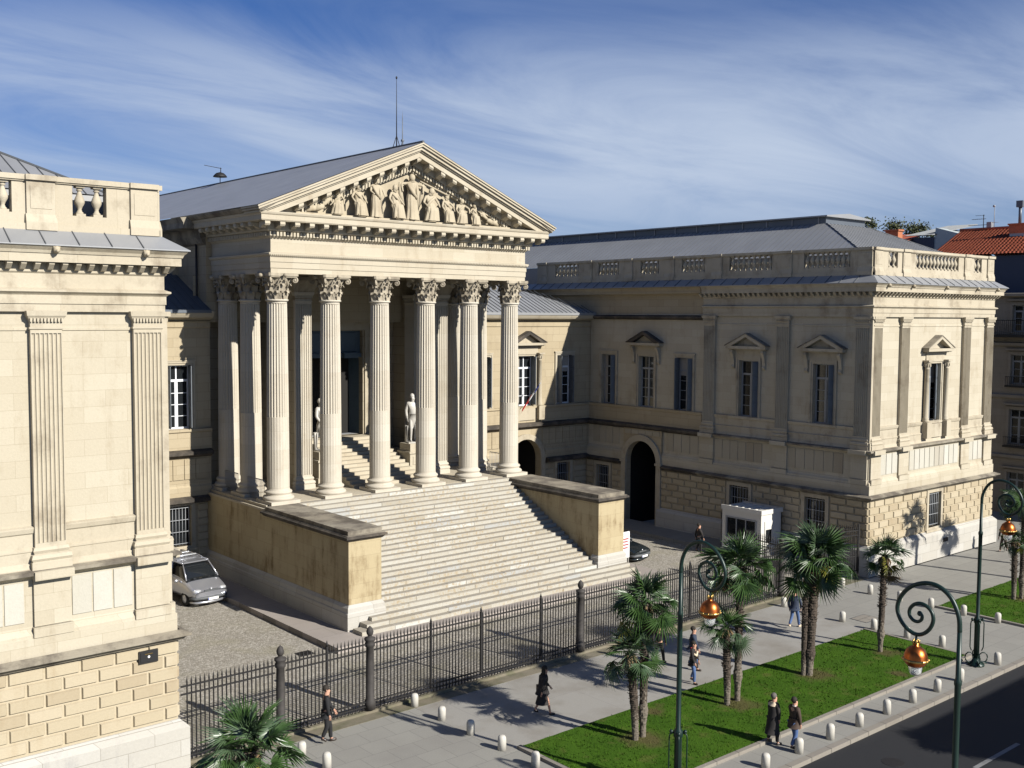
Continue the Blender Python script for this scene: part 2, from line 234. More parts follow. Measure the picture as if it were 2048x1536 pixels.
def zinc(name, axis, pitch, base, rough=.45):
    mt, t, p = newmat(name); L = t.links.new; g = nn(t, 'ShaderNodeNewGeometry'); n = nn(t, 'ShaderNodeTexNoise'); n.inputs['Scale'].default_value = .7; n.inputs['Detail'].default_value = 6; L(g.outputs['Position'], n.inputs['Vector'])
    x = nn(t, 'ShaderNodeMix', data_type='RGBA'); L(n.outputs['Fac'], x.inputs['Factor']); x.inputs[6].default_value = (*[c*.8 for c in base], 1); x.inputs[7].default_value = (*[c*1.2 for c in base], 1)
    L(x.outputs[2], p.inputs['Base Color']); p.inputs['Roughness'].default_value = rough; p.inputs['Metallic'].default_value = .25
    return mt
M['zinc'] = zinc('zinc_sheet', 0, .5, (.26, .265, .27))
M['zincd'] = zinc('dark_zinc_sheet', 0, .5, (.10, .115, .135))
M['corrug'] = plain('corrugated_grey_sheet', (.15, .16, .165), .5, noise=.35, nscale=3)
M['seam'] = plain('zinc_seam', (.07, .075, .08), .6)
M['iron'] = plain('dark_iron', (.015, .014, .014), .6, .2, noise=.4, nscale=9)
M['post'] = plain('weathered_cast_iron', (.036, .032, .029), .75, .1, noise=.6, nscale=6)
M['green'] = plain('dark_green_enamel', (.0045, .020, .015), .42, .1, noise=.3, nscale=20)
M['copper'] = plain('polished_copper', (.40, .115, .03), .36, 1.0, noise=.45, nscale=12)
M['brass'] = plain('aged_brass', (.45, .30, .10), .35, 1.0)
M['glass'] = plain('dark_window_glass', (.012, .014, .016), .06)
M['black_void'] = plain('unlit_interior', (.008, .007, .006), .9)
M['frame'] = plain('grey_painted_wood', (.24, .25, .26), .5)
M['frame_w'] = plain('white_painted_wood', (.62, .64, .66), .5)
M['shut'] = plain('blue_grey_shutter_paint', (.11, .125, .14), .55, noise=.15)
M['door'] = plain('blue_grey_door_paint', (.055, .085, .11), .45, noise=.2)
M['white'] = plain('white_panel', (.56, .545, .50), .5)
M['mark'] = plain('worn_road_paint', (.16, .16, .16), .8, noise=.4, nscale=5)
M['earth'] = plain('worn_dry_turf', (.062, .066, .020), .95, noise=.55, nscale=7)
M['dead'] = plain('dead_palm_leaf', (.13, .085, .04), .9, noise=.4, nscale=4)
M['curtain'] = plain('pale_curtain', (.30, .28, .25), .9, noise=.15, nscale=5)
M['boll'] = plain('white_bollard_stone', (.44, .42, .37), .7, noise=.14, nscale=7)
M['rub'] = plain('rubber', (.015, .015, .015), .8)
M['silver'] = plain('silver_car_paint', (.50, .51, .55), .28, .75, Coat_Weight=.6, Coat_Roughness=.08)
M['dark'] = plain('dark_car_paint', (.012, .018, .022), .25, .2, Coat_Weight=.8, Coat_Roughness=.05)
M['bump'] = plain('grey_bumper_plastic', (.07, .075, .08), .6)
M['lamp'] = plain('headlamp_lens', (.85, .87, .9), .08, .6)
M['plate'] = plain('number_plate', (.75, .75, .72), .5)
M['bluep'] = plain('plate_blue', (.02, .05, .3), .5)
M['red'] = plain('red_print', (.28, .03, .03), .6)
M['trunk'] = plain('fibrous_palm_trunk', (.055, .041, .030), .95, noise=.55, nscale=14, bump=1.0)
M['trunkp'] = plain('pale_bare_palm_trunk', (.13, .11, .085), .95, noise=.5, nscale=9, bump=1.0)
M['leaf'] = plain('palm_leaf', (.038, .078, .020), .38, noise=.45, nscale=2.2)
M['leafb'] = plain('blue_green_palm_leaf', (.060, .098, .048), .36, noise=.35, nscale=2.2)
M['leafy'] = plain('yellowing_palm_leaf', (.17, .17, .022), .45, noise=.4, nscale=2)
M['foli'] = plain('tree_foliage', (.052, .062, .020), .7, noise=.5, nscale=1)
M['tile'] = plain('red_roof_tiles', (.36, .085, .035), .8, noise=.45, nscale=1.8)
M['brickr'] = plain('orange_brick', (.36, .13, .06), .85, noise=.3, nscale=5)
M['render'] = plain('blue_grey_render', (.36, .40, .40), .85, noise=.12)
M['hwall'] = stone('house_limestone', (.40, .34, .27), (.25, .2, .15), .6, 1.3, .5, .006)
M['soffit'] = plain('dark_attic_render', (.05, .06, .09), .9)
M['moss'] = plain('weeds', (.07, .09, .02), .9, noise=.5, nscale=9)
for k, c in dict(skin=(.45, .25, .17), hairb=(.02, .015, .01), hairg=(.10, .09, .08), suit=(.010, .010, .011), coat=(.018, .015, .014), brown=(.05, .032, .022), jean=(.055, .10, .22), jacket=(.02, .03, .055), redc=(.30, .03, .03), cream=(.55, .45, .32), shoe=(.03, .02, .015), bag=(.35, .12, .04), yel=(.35, .25, .03), eye=(.01, .01, .01), whitec=(.7, .7, .7), pale=(.55, .6, .65), flagr=(.55, .02, .02), flagb=(.02, .04, .25)).items():
    M[k] = plain(k+'_material', c, .85 if k not in ('shoe', 'eye') else .4, noise=.12)

# ---------------------------------------------------------------- mesh builder
class MB:
    def __init__(s): s.v = []; s.f = []; s.m = []; s.s = []
    def add(s, vs, fs, mi=0, sm=False):
        o = len(s.v); s.v += [tuple(x) for x in vs]
        for f in fs: s.f.append([o+i for i in f]); s.m.append(mi); s.s.append(sm)
        return s
    def merge(s, o, mat=None, mi=None):
        vs = [mat @ Vector(x) for x in o.v] if mat is not None else o.v
        k = len(s.v); s.v += [tuple(x) for x in vs]
        for f, a, b in zip(o.f, o.m, o.s): s.f.append([k+i for i in f]); s.m.append(a if mi is None else mi); s.s.append(b)
        return s
    def box(s, x0, x1, y0, y1, z0, z1, mi=0):
        v = [(x, y, z) for z in (z0, z1) for y in (y0, y1) for x in (x0, x1)]
        return s.add(v, [(0, 2, 3, 1), (4, 5, 7, 6), (0, 1, 5, 4), (2, 6, 7, 3), (0, 4, 6, 2), (1, 3, 7, 5)], mi)
    def frus(s, x0, x1, y0, y1, z0, z1, ch, mi=0, front=True):   # slab standing on wall y=y1, face at y0 with chamfer
        v = [(x0, y1, z0), (x1, y1, z0), (x1, y1, z1), (x0, y1, z1), (x0+ch, y0, z0+ch), (x1-ch, y0, z0+ch), (x1-ch, y0, z1-ch), (x0+ch, y0, z1-ch)]
        return s.add(v, [(4, 5, 6, 7), (0, 1, 5, 4), (1, 2, 6, 5), (2, 3, 7, 6), (3, 0, 4, 7)], mi)
    def prism(s, pts, a, b, ax=1, mi=0):      # pts 2D, extruded along axis ax from a to b
        n = len(pts)
        def mk(p, t): return {0: (t, p[0], p[1]), 1: (p[0], t, p[1]), 2: (p[0], p[1], t)}[ax]
        v = [mk(p, a) for p in pts]+[mk(p, b) for p in pts]
        return s.add(v, [tuple(range(n)), tuple(range(2*n-1, n-1, -1))]+[(i, i+n, (i+1) % n+n, (i+1) % n) for i in range(n)], mi)
    def lathe(s, prof, n=24, c=(0, 0, 0), mi=0, sm=True, a0=0, a1=2*math.pi, cap=True):
        full = abs(a1-a0-2*math.pi) < 1e-6; k = n if full else n+1
        v = []
        for r, z in prof:
            for i in range(k):
                a = a0+(a1-a0)*i/n; v.append((c[0]+r*math.cos(a), c[1]+r*math.sin(a), c[2]+z))
        f = []
        for j in range(len(prof)-1):
            for i in range(n):
                i2 = (i+1) % k if full else i+1
                f.append((j*k+i, j*k+i2, (j+1)*k+i2, (j+1)*k+i))
        s.add(v, f, mi, sm)
        if cap and full:
            o = len(s.v)-len(v); L = (len(prof)-1)*k
            s.f.append([o+L+i for i in range(k)]); s.m.append(mi); s.s.append(False)
            s.f.append([o+i for i in reversed(range(k))]); s.m.append(mi); s.s.append(False)
        return s
    def tube(s, path, rad, n=8, mi=0, sm=True, sq=1.0):
        P = [Vector(p) for p in path]; N = len(P)
        if not hasattr(rad, '__len__'): rad = [rad]*N
        v = []; up = Vector((0, 0, 1)); prev = None
        for i, p in enumerate(P):
            d = (P[min(i+1, N-1)]-P[max(i-1, 0)]).normalized()
            if prev is None:
                a = d.cross(up) if abs(d.z) < .95 else d.cross(Vector((0, 1, 0)))
            else: a = prev-d*prev.dot(d)
            a.normalize(); prev = a; b = d.cross(a)
            for k in range(n):
                t = 2*math.pi*k/n; v.append(p+(a*math.cos(t)+b*math.sin(t)*sq)*rad[i])
        f = [(j*n+k, j*n+(k+1) % n, (j+1)*n+(k+1) % n, (j+1)*n+k) for j in range(N-1) for k in range(n)]
        f += [tuple(reversed(range(n))), tuple((N-1)*n+k for k in range(n))]
        return s.add(v, f, mi, sm)
    def ell(s, c, r, n=12, mi=0, rings=8):
        v = []; f = []
        for j in range(rings+1):
            th = math.pi*j/rings
            for i in range(n):
                a = 2*math.pi*i/n; v.append((c[0]+r[0]*math.sin(th)*math.cos(a), c[1]+r[1]*math.sin(th)*math.sin(a), c[2]+r[2]*math.cos(th)))
        for j in range(rings):
            for i in range(n): f.append((j*n+i, (j+1)*n+i, (j+1)*n+(i+1) % n, j*n+(i+1) % n))
        return s.add(v, f, mi, True)
    def mould(s, path, prof, mi=0, ends=True):    # outward is to the right of travel
        P = [Vector((p[0], p[1])) for p in path]; N = len(P); k = len(prof); v = []
        for i, p in enumerate(P):
            dn = []
            if i > 0: d = (P[i]-P[i-1]).normalized(); dn.append(Vector((d.y, -d.x)))
            if i < N-1: d = (P[i+1]-P[i]).normalized(); dn.append(Vector((d.y, -d.x)))
            if len(dn) == 2:
                mt = dn[0]+dn[1]; mt /= mt.dot(dn[0])
            else: mt = dn[0]
            for o, z in prof: q = p+mt*o; v.append((q.x, q.y, z))
        f = [(i*k+j, (i+1)*k+j, (i+1)*k+j+1, i*k+j+1) for i in range(N-1) for j in range(k-1)]
        if ends: f += [tuple(range(k)), tuple(reversed(range((N-1)*k, N*k)))]
        return s.add(v, f, mi)
    def mesh(s, name, mats, mirror=False):
        me = bpy.data.meshes.new(name); vs = s.v; fs = s.f
        if mirror: vs = [(MIR-x, y, z) for x, y, z in vs]; fs = [list(reversed(f)) for f in fs]
        me.from_pydata(vs, [], fs)
        for mt in (mats if isinstance(mats, (list, tuple)) else [mats]): me.materials.append(M[mt])
        me.polygons.foreach_set('material_index', s.m); me.polygons.foreach_set('use_smooth', s.s); me.update()
        return me
    def build(s, name, mats, parent=None, mirror=False, loc=None, rot=None):
        return put(s.mesh(name, mats, mirror), name, parent, loc, rot)
MIR = 64.1
def put(me, name, parent=None, loc=None, rot=None, mw=None):
    o = bpy.data.objects.new(name, me); COL.objects.link(o)
    if parent is not None: o.parent = parent
    if mw is not None: o.matrix_local = mw
    if loc is not None: o.location = loc
    if rot is not None: o.rotation_euler = (0, 0, rot) if not hasattr(rot, '__len__') else rot
    return o
def empty(name, label=None, cat=None, loc=(0, 0, 0), rot=0, group=None, parent=None, kind=None):
    o = bpy.data.objects.new(name, None); COL.objects.link(o); o.location = loc; o.rotation_euler = (0, 0, rot); o.empty_display_size = .3
    if parent is not None: o.parent = parent
    tag(o, label, cat, group, kind); return o
def tag(o, label=None, cat=None, group=None, kind=None):
    if label: o['label'] = label
    if cat: o['category'] = cat
    if group: o['group'] = group
    if kind: o['kind'] = kind
    return o
def copy_tree(o, parent=None):
    c = o.copy(); COL.objects.link(c)
    if parent is not None: c.parent = parent
    for ch in list(o.children): copy_tree(ch, c)
    return c
def FR(x, y, rot=0): return Matrix.Translation((x, y, 0)) @ Matrix.Rotation(rot, 4, 'Z')

def wall(mb, u0, u1, z0, z1, ops, depth=.4, v=0, mi=0, mir=1):
    # ops: (a, b, za, zb, arch) rectangles cut out; arch: zb is springing, radius (b-a)/2 added
    us = sorted({u0, u1, *[x for o in ops for x in o[:2]]}); zs = sorted({z0, z1, *[x for o in ops for x in (o[2], o[3]+((o[1]-o[0])/2 if len(o) > 4 and o[4] else 0))]})
    for i in range(len(us)-1):
        for j in range(len(zs)-1):
            cu = (us[i]+us[i+1])/2; cz = (zs[j]+zs[j+1])/2
            if any(o[0] < cu < o[1] and o[2] < cz < o[3]+((o[1]-o[0])/2 if len(o) > 4 and o[4] else 0) for o in ops): continue
            mb.add([(us[i], v, zs[j]), (us[i+1], v, zs[j]), (us[i+1], v, zs[j+1]), (us[i], v, zs[j+1])], [(0, 1, 2, 3)], mi)
    for o in ops:
        a, b, za, zb = o[:4]; d = v+depth
        for x in (a, b): mb.add([(x, v, za), (x, d, za), (x, d, zb), (x, v, zb)], [(0, 1, 2, 3)], mir)
        mb.add([(a, v, za), (b, v, za), (b, d, za), (a, d, za)], [(0, 1, 2, 3)], mir)
        if len(o) > 4 and o[4]:
            r = (b-a)/2; c = (a+b)/2; n = 16; zt = zb+r
            P = [(c-r*math.cos(math.pi*k/n), zb+r*math.sin(math.pi*k/n)) for k in range(n+1)]
            for k in range(n):
                p, q = P[k], P[k+1]
                mb.add([(p[0], v, p[1]), (q[0], v, q[1]), (q[0], v, zt), (p[0], v, zt)], [(0, 1, 2, 3)], mi)
                mb.add([(p[0], v, p[1]), (q[0], v, q[1]), (q[0], d, q[1]), (p[0], d, p[1])], [(0, 1, 2, 3)], mir)
        else: mb.add([(a, v, zb), (b, v, zb), (b, d, zb), (a, d, zb)], [(0, 1, 2, 3)], mir)
def blocks(mb, u0, u1, z0, z1, ops, rh=.385, bl=.98, v=0, out=.07, marg=.28, mi=0, gap=.045, jit=0):
    nr = round((z1-z0)/rh); rh = (z1-z0)/nr
    for r in range(nr):
        za, zb = z0+r*rh, z0+(r+1)*rh; x = u0-(bl/2 if r % 2 else 0)
        while x < u1-.01:
            a, b = max(x, u0), min(x+bl, u1)
            segs = [(a, b)]
            for o in ops:
                oz = o[3]+((o[1]-o[0])/2 if len(o) > 4 and o[4] else 0)
                if zb > o[2]-marg+.02 and za < oz+marg-.02:
                    ns = []
                    for p, q in segs:
                        if q <= o[0]-marg or p >= o[1]+marg: ns.append((p, q))
                        else:
                            if p < o[0]-marg: ns.append((p, o[0]-marg))
                            if q > o[1]+marg: ns.append((o[1]+marg, q))
                    segs = ns
            for p, q in segs:
                if q-p > .16: mb.frus(p+gap, q-gap*.2, v-out*rnd.uniform(.9, 1.1), v, za+gap, zb-gap*.2, .028, mi)
            x += bl

# ---------------------------------------------------------------- ground, streets, yard
def slab(name, x0, x1, y0, y1, z, mat, thick=.3, kind='structure'):
    mb = MB(); mb.box(x0, x1, y0, y1, z-thick, z); o = mb.build(name, mat); tag(o, kind=kind); return o
g = MB(); g.add([(-3000, -3000, -.3), (3000, -3000, -.3), (3000, 3000, -.3), (-3000, 3000, -.3)], [(0, 1, 2, 3)])
tag(g.build('ground', 'slabs'), kind='structure')
slab('road', -80, 160, 12.7, 18.85, -.13, 'tarmac', .1)
mk = MB()
for i in range(-4, 14): mk.box(32.2+i*6.0, 35.2+i*6.0, 15.25, 15.4, -.14, -.126)
tag(mk.build('road_marking', 'mark'), kind='structure')
slab('near_pavement', -80, 160, -12, 12.5, 0, 'slabs')
k = MB(); k.box(-80, 160, 18.85, 19.08, -.25, .02); k.box(-80, 160, 12.5, 12.7, -.25, .02); tag(k.build('kerb', 'kerb'), kind='structure')
slab('pavement', -80, 160, 19.08, 30.35, 0, 'slabs')
slab('promenade', 21.35, 42.6, 25.3, 30.35, .004, 'walk', .004)
slab('verge', 13.2, 51, 30.35, 31.25, .012, 'verge')
slab('side_street', 65.5, 76, 30.35, 75, 0, 'slabs')
cy = MB(); Yv = (31.2, 34, 36.6, 54.6); Zv = (.05, .1, .2, .2)
cy.add([(x, y, z) for y, z in zip(Yv, Zv) for x in (12, 51.9)], [(2*i, 2*i+1, 2*i+3, 2*i+2) for i in range(3)]); tag(cy.build('courtyard', 'cobble'), kind='structure')
slab('stair_apron', 22.0, 42.1, 36.75, 54, .45, 'apron', .25)
slab('court_path', 48.9, 51.5, 34.5, 54, .42, 'slabs', .3)
for (a, b, c, d) in ((22, 42.2, 20.6, 25.3), (48.5, 66, 20.9, 25.2), (0, 16.2, 20.6, 25.3)):
    e = MB(); t = .16
    e.box(a, b, c-t, c, -.05, .11); e.box(a, b, d, d+.05, -.05, .05); e.box(a-t, a, c-t, d+.05, -.05, .1); e.box(b, b+t, c-t, d+.05, -.05, .1)
    tag(e.build('lawn_edging', 'kerb'), kind='structure')
    l = MB(); nx = int((b-a)/.35); ny = int((d-c)/.35)
    vv = [(a+(b-a)*i/nx, c+(d-c)*j/ny, .075+.018*math.sin(i*1.7+j)*math.cos(j*1.3)+rnd.uniform(-.008, .008)) for j in range(ny+1) for i in range(nx+1)]
    l.add(vv, [(j*(nx+1)+i, j*(nx+1)+i+1, (j+1)*(nx+1)+i+1, (j+1)*(nx+1)+i) for j in range(ny) for i in range(nx)], 0, True)
    # short tufts so the lawn has a nap
    for q in range(int((b-a)*(d-c)*90)):
        x = rnd.uniform(a+.02, b-.02); y = rnd.uniform(c+.02, d-.02); w = rnd.uniform(.012, .03); h = rnd.uniform(.03, .07); an = rnd.uniform(0, 3.14); dx, dy = math.cos(an)*w, math.sin(an)*w
        l.add([(x-dx, y-dy, .07), (x+dx, y+dy, .07), (x+rnd.uniform(-.03, .03), y+rnd.uniform(-.03, .03), .075+h)], [(0, 1, 2)])
    tag(l.build('lawn', 'grass'), kind='stuff', label='mown green lawn beside the promenade' if False else None)
dg = MB(); dg.box(24.0-3.3, 24.65-3.3, 37.4, 37.95, .2, .212)
for i in range(5): dg.box(20.76+i*.12, 20.8+i*.12, 37.45, 37.9, .212, .222)
tag(dg.build('drain_cover', 'iron'), 'dark iron drain grate in the cobbles beside the stair apron', 'drain')

hc = MB(); hc.box(43.4, 44.6, 25.9, 26.8, 0, .008); hc.box(43.45, 44.55, 25.95, 26.75, .008, .012, 1); tag(hc.build('service_hatch', ['bump', 'kerb']), 'flat rectangular service hatch in the paving beyond the long lawn', 'hatch')
hc = MB(); hc.lathe([(.35, 0), (.35, .006)], 24, (30.6, 17.2, -.13)); tag(hc.build('manhole_cover', 'iron'), 'round iron manhole cover in the sunlit part of the road', 'manhole cover')
# ---------------------------------------------------------------- shared architectural pieces (local: x along wall, -y outwards)
def fluted_pilaster(w, z0, z1, out=.17, nf=7):
    mb = MB(); path = [(-w/2, 0), (-w/2, -out)]; fl = w/(nf+.25*(nf+1)); gp = fl*.25; x = -w/2+gp
    for i in range(nf):
        for k in range(5):
            t = math.pi*k/4; path.append((x+fl/2-fl/2*math.cos(t), -out+fl*.62*math.sin(t)))
        x += fl+gp
    path += [(w/2, -out), (w/2, 0)]
    n = len(path); v = [(p[0], p[1], z) for z in (z0+.12, z1-.12) for p in path]
    mb.add(v, [(i, i+1, n+i+1, n+i) for i in range(n-1)])
    mb.box(-w/2, w/2, -out+.003, 0, z0, z0+.12); mb.box(-w/2, w/2, -out+.003, 0, z1-.12, z1)
    # base and capital mouldings, mitred round three sides
    pa = [(-w/2, 0), (-w/2, -out), (w/2, -out), (w/2, 0)]; pa = pa[::-1]; pa = [(-w/2, 0), (-w/2, -out), (w/2, -out), (w/2, 0)]
    mb.mould(pa, [(0, z0-.62), (.12, z0-.62), (.12, z0-.4), (.09, z0-.38), (.13, z0-.3), (.10, z0-.2), (.03, z0-.17), (.07, z0-.08), (.04, z0), (0, z0+.02)])
    mb.mould(pa, [(0, z1-.02), (.035, z1), (.035, z1+.05), (0, z1+.06)])
    mb.mould(pa, [(0, z1+.06), (.01, z1+.22), (.09, z1+.36), (.1, z1+.36), (.12, z1+.5), (0, z1+.5)])
    k = int((w+.1)/.09)
    for i in range(k):   # carved drops under the capital
        x = -w/2-.04+(w+.08)*(i+.5)/k; mb.box(x-.028, x+.028, -out-.085, -out, z1+.2, z1+.3)
    return mb
PIL = fluted_pilaster(.84, 7.42, 13.52).mesh('pilaster', 'trim')
PPD = MB().box(-.5, .5, -.24, -.13, 5.22, 6.56).box(-.54, .54, -.32, -.13, 4.92, 5.2).box(-.53, .53, -.49, -.1, 6.56, 6.8).mesh('pilaster_pedestal', 'wing')
def baluster():
    mb = MB(); mb.box(-.13, .13, -.13, .13, 0, .07); mb.box(-.12, .12, -.12, .12, .8, .87)
    mb.lathe([(.10, .07), (.11, .1), (.07, .14), (.055, .2), (.08, .26), (.135, .36), (.145, .42), (.125, .5), (.08, .6), (.055, .68), (.05, .71), (.085, .725), (.085, .75), (.06, .765), (.1, .8)], 14, cap=False)
    return mb
BAL = baluster().mesh('baluster', 'trim')
def casement(w, z0, z1, fm='frame', rows=4, split=.74, open_l=0, shut='shut', d=.25):
    """frame mesh, pane mesh, list of shutter meshes; opening centred on x=0"""
    f = MB(); t = .07; h = z1-z0; a, b = -w/2, w/2
    f.box(a, a+t, d, d+.07, z0, z1); f.box(b-t, b, d, d+.07, z0, z1); f.box(a+t, b-t, d, d+.07, z1-t, z1); f.box(a+t, b-t, d, d+.07, z0, z0+t*1.3)
    zt = z0+h*split; f.box(a+t, b-t, d-.012, d+.07, zt, zt+.12); f.box(-.05, .05, d-.01, d+.075, z0+t*1.3, zt); f.box(-.035, .035, d+.003, d+.07, zt+.12, z1-t)
    for s in (-1, 1):
        x0, x1 = (a+t, -.05) if s < 0 else (.05, b-t)
        for k in range(1, rows): zz = z0+t+(zt-z0-t)*k/rows; f.box(x0, x1, d+.015, d+.055, zz-.017, zz+.017)
        f.box(x0, x0+.035, d+.008, d+.06, z0+t*1.3, zt); f.box(x1-.035, x1, d+.008, d+.06, z0+t*1.3, zt)
    p = MB(); p.box(a+.02, b-.02, d+.035, d+.045, z0+.02, z1-.02)
    return f, p
def shutter(w, h):
    s = MB(); s.box(0, w, -.02, .02, 0, h)
    for k in range(4):
        z = .12+(h-.12)*k/4; s.frus(.07, w-.07, -.035, -.02, z, z+(h-.12)/4-.12, .02); s.frus(.07, w-.07, .035, .02, z, z+(h-.12)/4-.12, .02)
    return s
CAS = {}
def window_parts(parent, X, Y, rot, w, z0, z1, kind, fm='frame', sh=(1, 0), ang=(75, 75), top='ledge'):
    """kind: plain | pediment | columns ; rot 0 faces -Y, -90deg faces -X"""
    key = (w, z0, z1, fm)
    if key not in CAS:
        f, p = casement(w, z0, z1); CAS[key] = (f.mesh('frame', fm), p.mesh('pane', 'glass'), shutter(w/2-.08, z1-z0-.12).mesh('shutter', 'shut'))
    s = MB(); a, b = -w/2, w/2; t = .2
    pa = [(b, 0), (b+t, 0)]
    # architrave surround (raised frame) butting round the opening
    for (o, q, e) in ((0, .1, .05), (.1, .2, .09)):
        s.box(a-q, a-o, -e, 0, z0, z1+o); s.box(b+o, b+q, -e, 0, z0, z1+o); s.box(a-q, b+q, -e, 0, z1+o, z1+q)
    if kind == 'plain': s.box(a-.25, b+.25, -.11, 0, z1+.2, z1+.26)
    else:
        hw = b+.62; zf = z1+.2
        s.box(a-.35, b+.35, -.07, 0, zf, zf+.1); s.box(a-.33, b+.33, -.05, 0, zf+.1, zf+.42); s.box(-hw, hw, -.16, 0, zf+.42, zf+.5); s.box(-hw-.12, hw+.12, -.42, 0, zf+.5, zf+.66)
        s.box(-hw-.05, hw+.05, -.3, 0, zf+.455, zf+.498)
        ze = zf+.66; rise = .72; H = hw+.16
        s.add([(-H+.2, -.06, ze), (H-.2, -.06, ze), (0, -.06, ze+rise-.08)], [(0, 1, 2)])
        for q in (-1, 1):
            P = [(q*H, ze), (q*(H-.42), ze), (0, ze+rise-.17), (0, ze+rise)]
            s.prism(P, -.44, 0, 1, 0 if top == 'ledge' else 1)
            P2 = [(q*(H+.03), ze+.0), (q*(H+.03), ze+.05), (0, ze+rise+.06), (0, ze+rise)]
            s.prism(P2, -.47, 0, 1, 1)
        if kind == 'pediment':
            for q in (-1, 1):    # scrolled brackets
                x = q*(b+.42); s.prism([(-.3, zf+.42), (-.34, zf+.3), (-.2, zf+.05), (-.1, zf-.45), (-.16, zf-.6), (-.05, zf-.72), (0, zf-.72), (0, zf+.42)], x-.1, x+.1, 0)
        else:
            for q in (-1, 1):
                x = q*(b+.42); s.lathe([(.2, z0-.0), (.2, z0+.1), (.17, z0+.14), (.19, z0+.2), (.15, z0+.25), (.145, z0+1.2), (.125, z1-.32), (.15, z1-.3), (.13, z1-.27), (.15, z1-.1), (.21, z1+.08), (.23, z1+.12)], 14, (x, -.16, 0))
                s.box(x-.24, x+.24, -.4, 0, z1+.12, z1+.2)
                for j in range(8):
                    an = j*math.pi/4; s.box(x+.17*math.cos(an)-.04, x+.17*math.cos(an)+.04, -.16+.17*math.sin(an)-.04, -.16+.17*math.sin(an)+.04, z1-.16, z1-.02)
                s.box(x-.25, x+.25, -.42, 0, z0-.92, z0)
            s.box(b*-1, b, -.2, 0, z0-.92, z0-.14)
    s.box(a-.3, b+.3, -.14, .3, z0-.12, z0-.002)
    W = s.build('window', ['trim', top], parent, loc=(X, Y, 0), rot=rot)
    put(CAS[key][0], 'frame', W); put(CAS[key][1], 'pane', W)
    if int(X*7+Y*3) % 2:
        c_ = MB(); hh = (z1-z0)*(.35 if int(X+Y) % 2 else 1); c_.box(-w/2+.06, w/2-.06 if hh < 2 else -w/2+.34, .268, .274, z1-hh+.03, z1-.04); c_.build('curtain', 'curtain', W)
    for q, sd_ in ((-1, sh[0]), (1, sh[1])):
        if sd_:
            o = put(CAS[key][2], 'shutter', W, loc=(q*(w/2-.02), .0+.2, z0+.08)); an = ang[0 if q < 0 else 1]
            o.rotation_euler = (0, 0, R(-an) if q < 0 else R(180+an))
    return W
def grille_window(parent, X, Y, rot, w, z0, z1):
    s = MB(); a, b = -w/2, w/2
    s.box(a-.22, a, -.07, 0, z0-.12, z1); s.box(b, b+.22, -.07, 0, z0-.12, z1); s.box(a-.22, b+.22, -.07, 0, z1, z1+.22); s.box(a-.26, b+.26, -.12, .2, z0-.26, z0-.12); s.box(a, b, -.05, .2, z0-.12, z0)
    W = s.build('window', 'trim', parent, loc=(X, Y, 0), rot=rot)
    gm = MB(); n = 7
    for i in range(n): x = a+.08+(w-.16)*i/(n-1); gm.tube([(x, .1, z0), (x, .1, z1)], .016, 6)
    for k in range(4): z = z0+.12+(z1-z0-.24)*k/3; gm.box(a, b, .085, .115, z-.015, z+.015)
    gm.build('grille', 'frame', W)
    p = MB(); p.box(a, b, .3, .32, z0, z1); p.build('pane', 'glass', W)
    return W

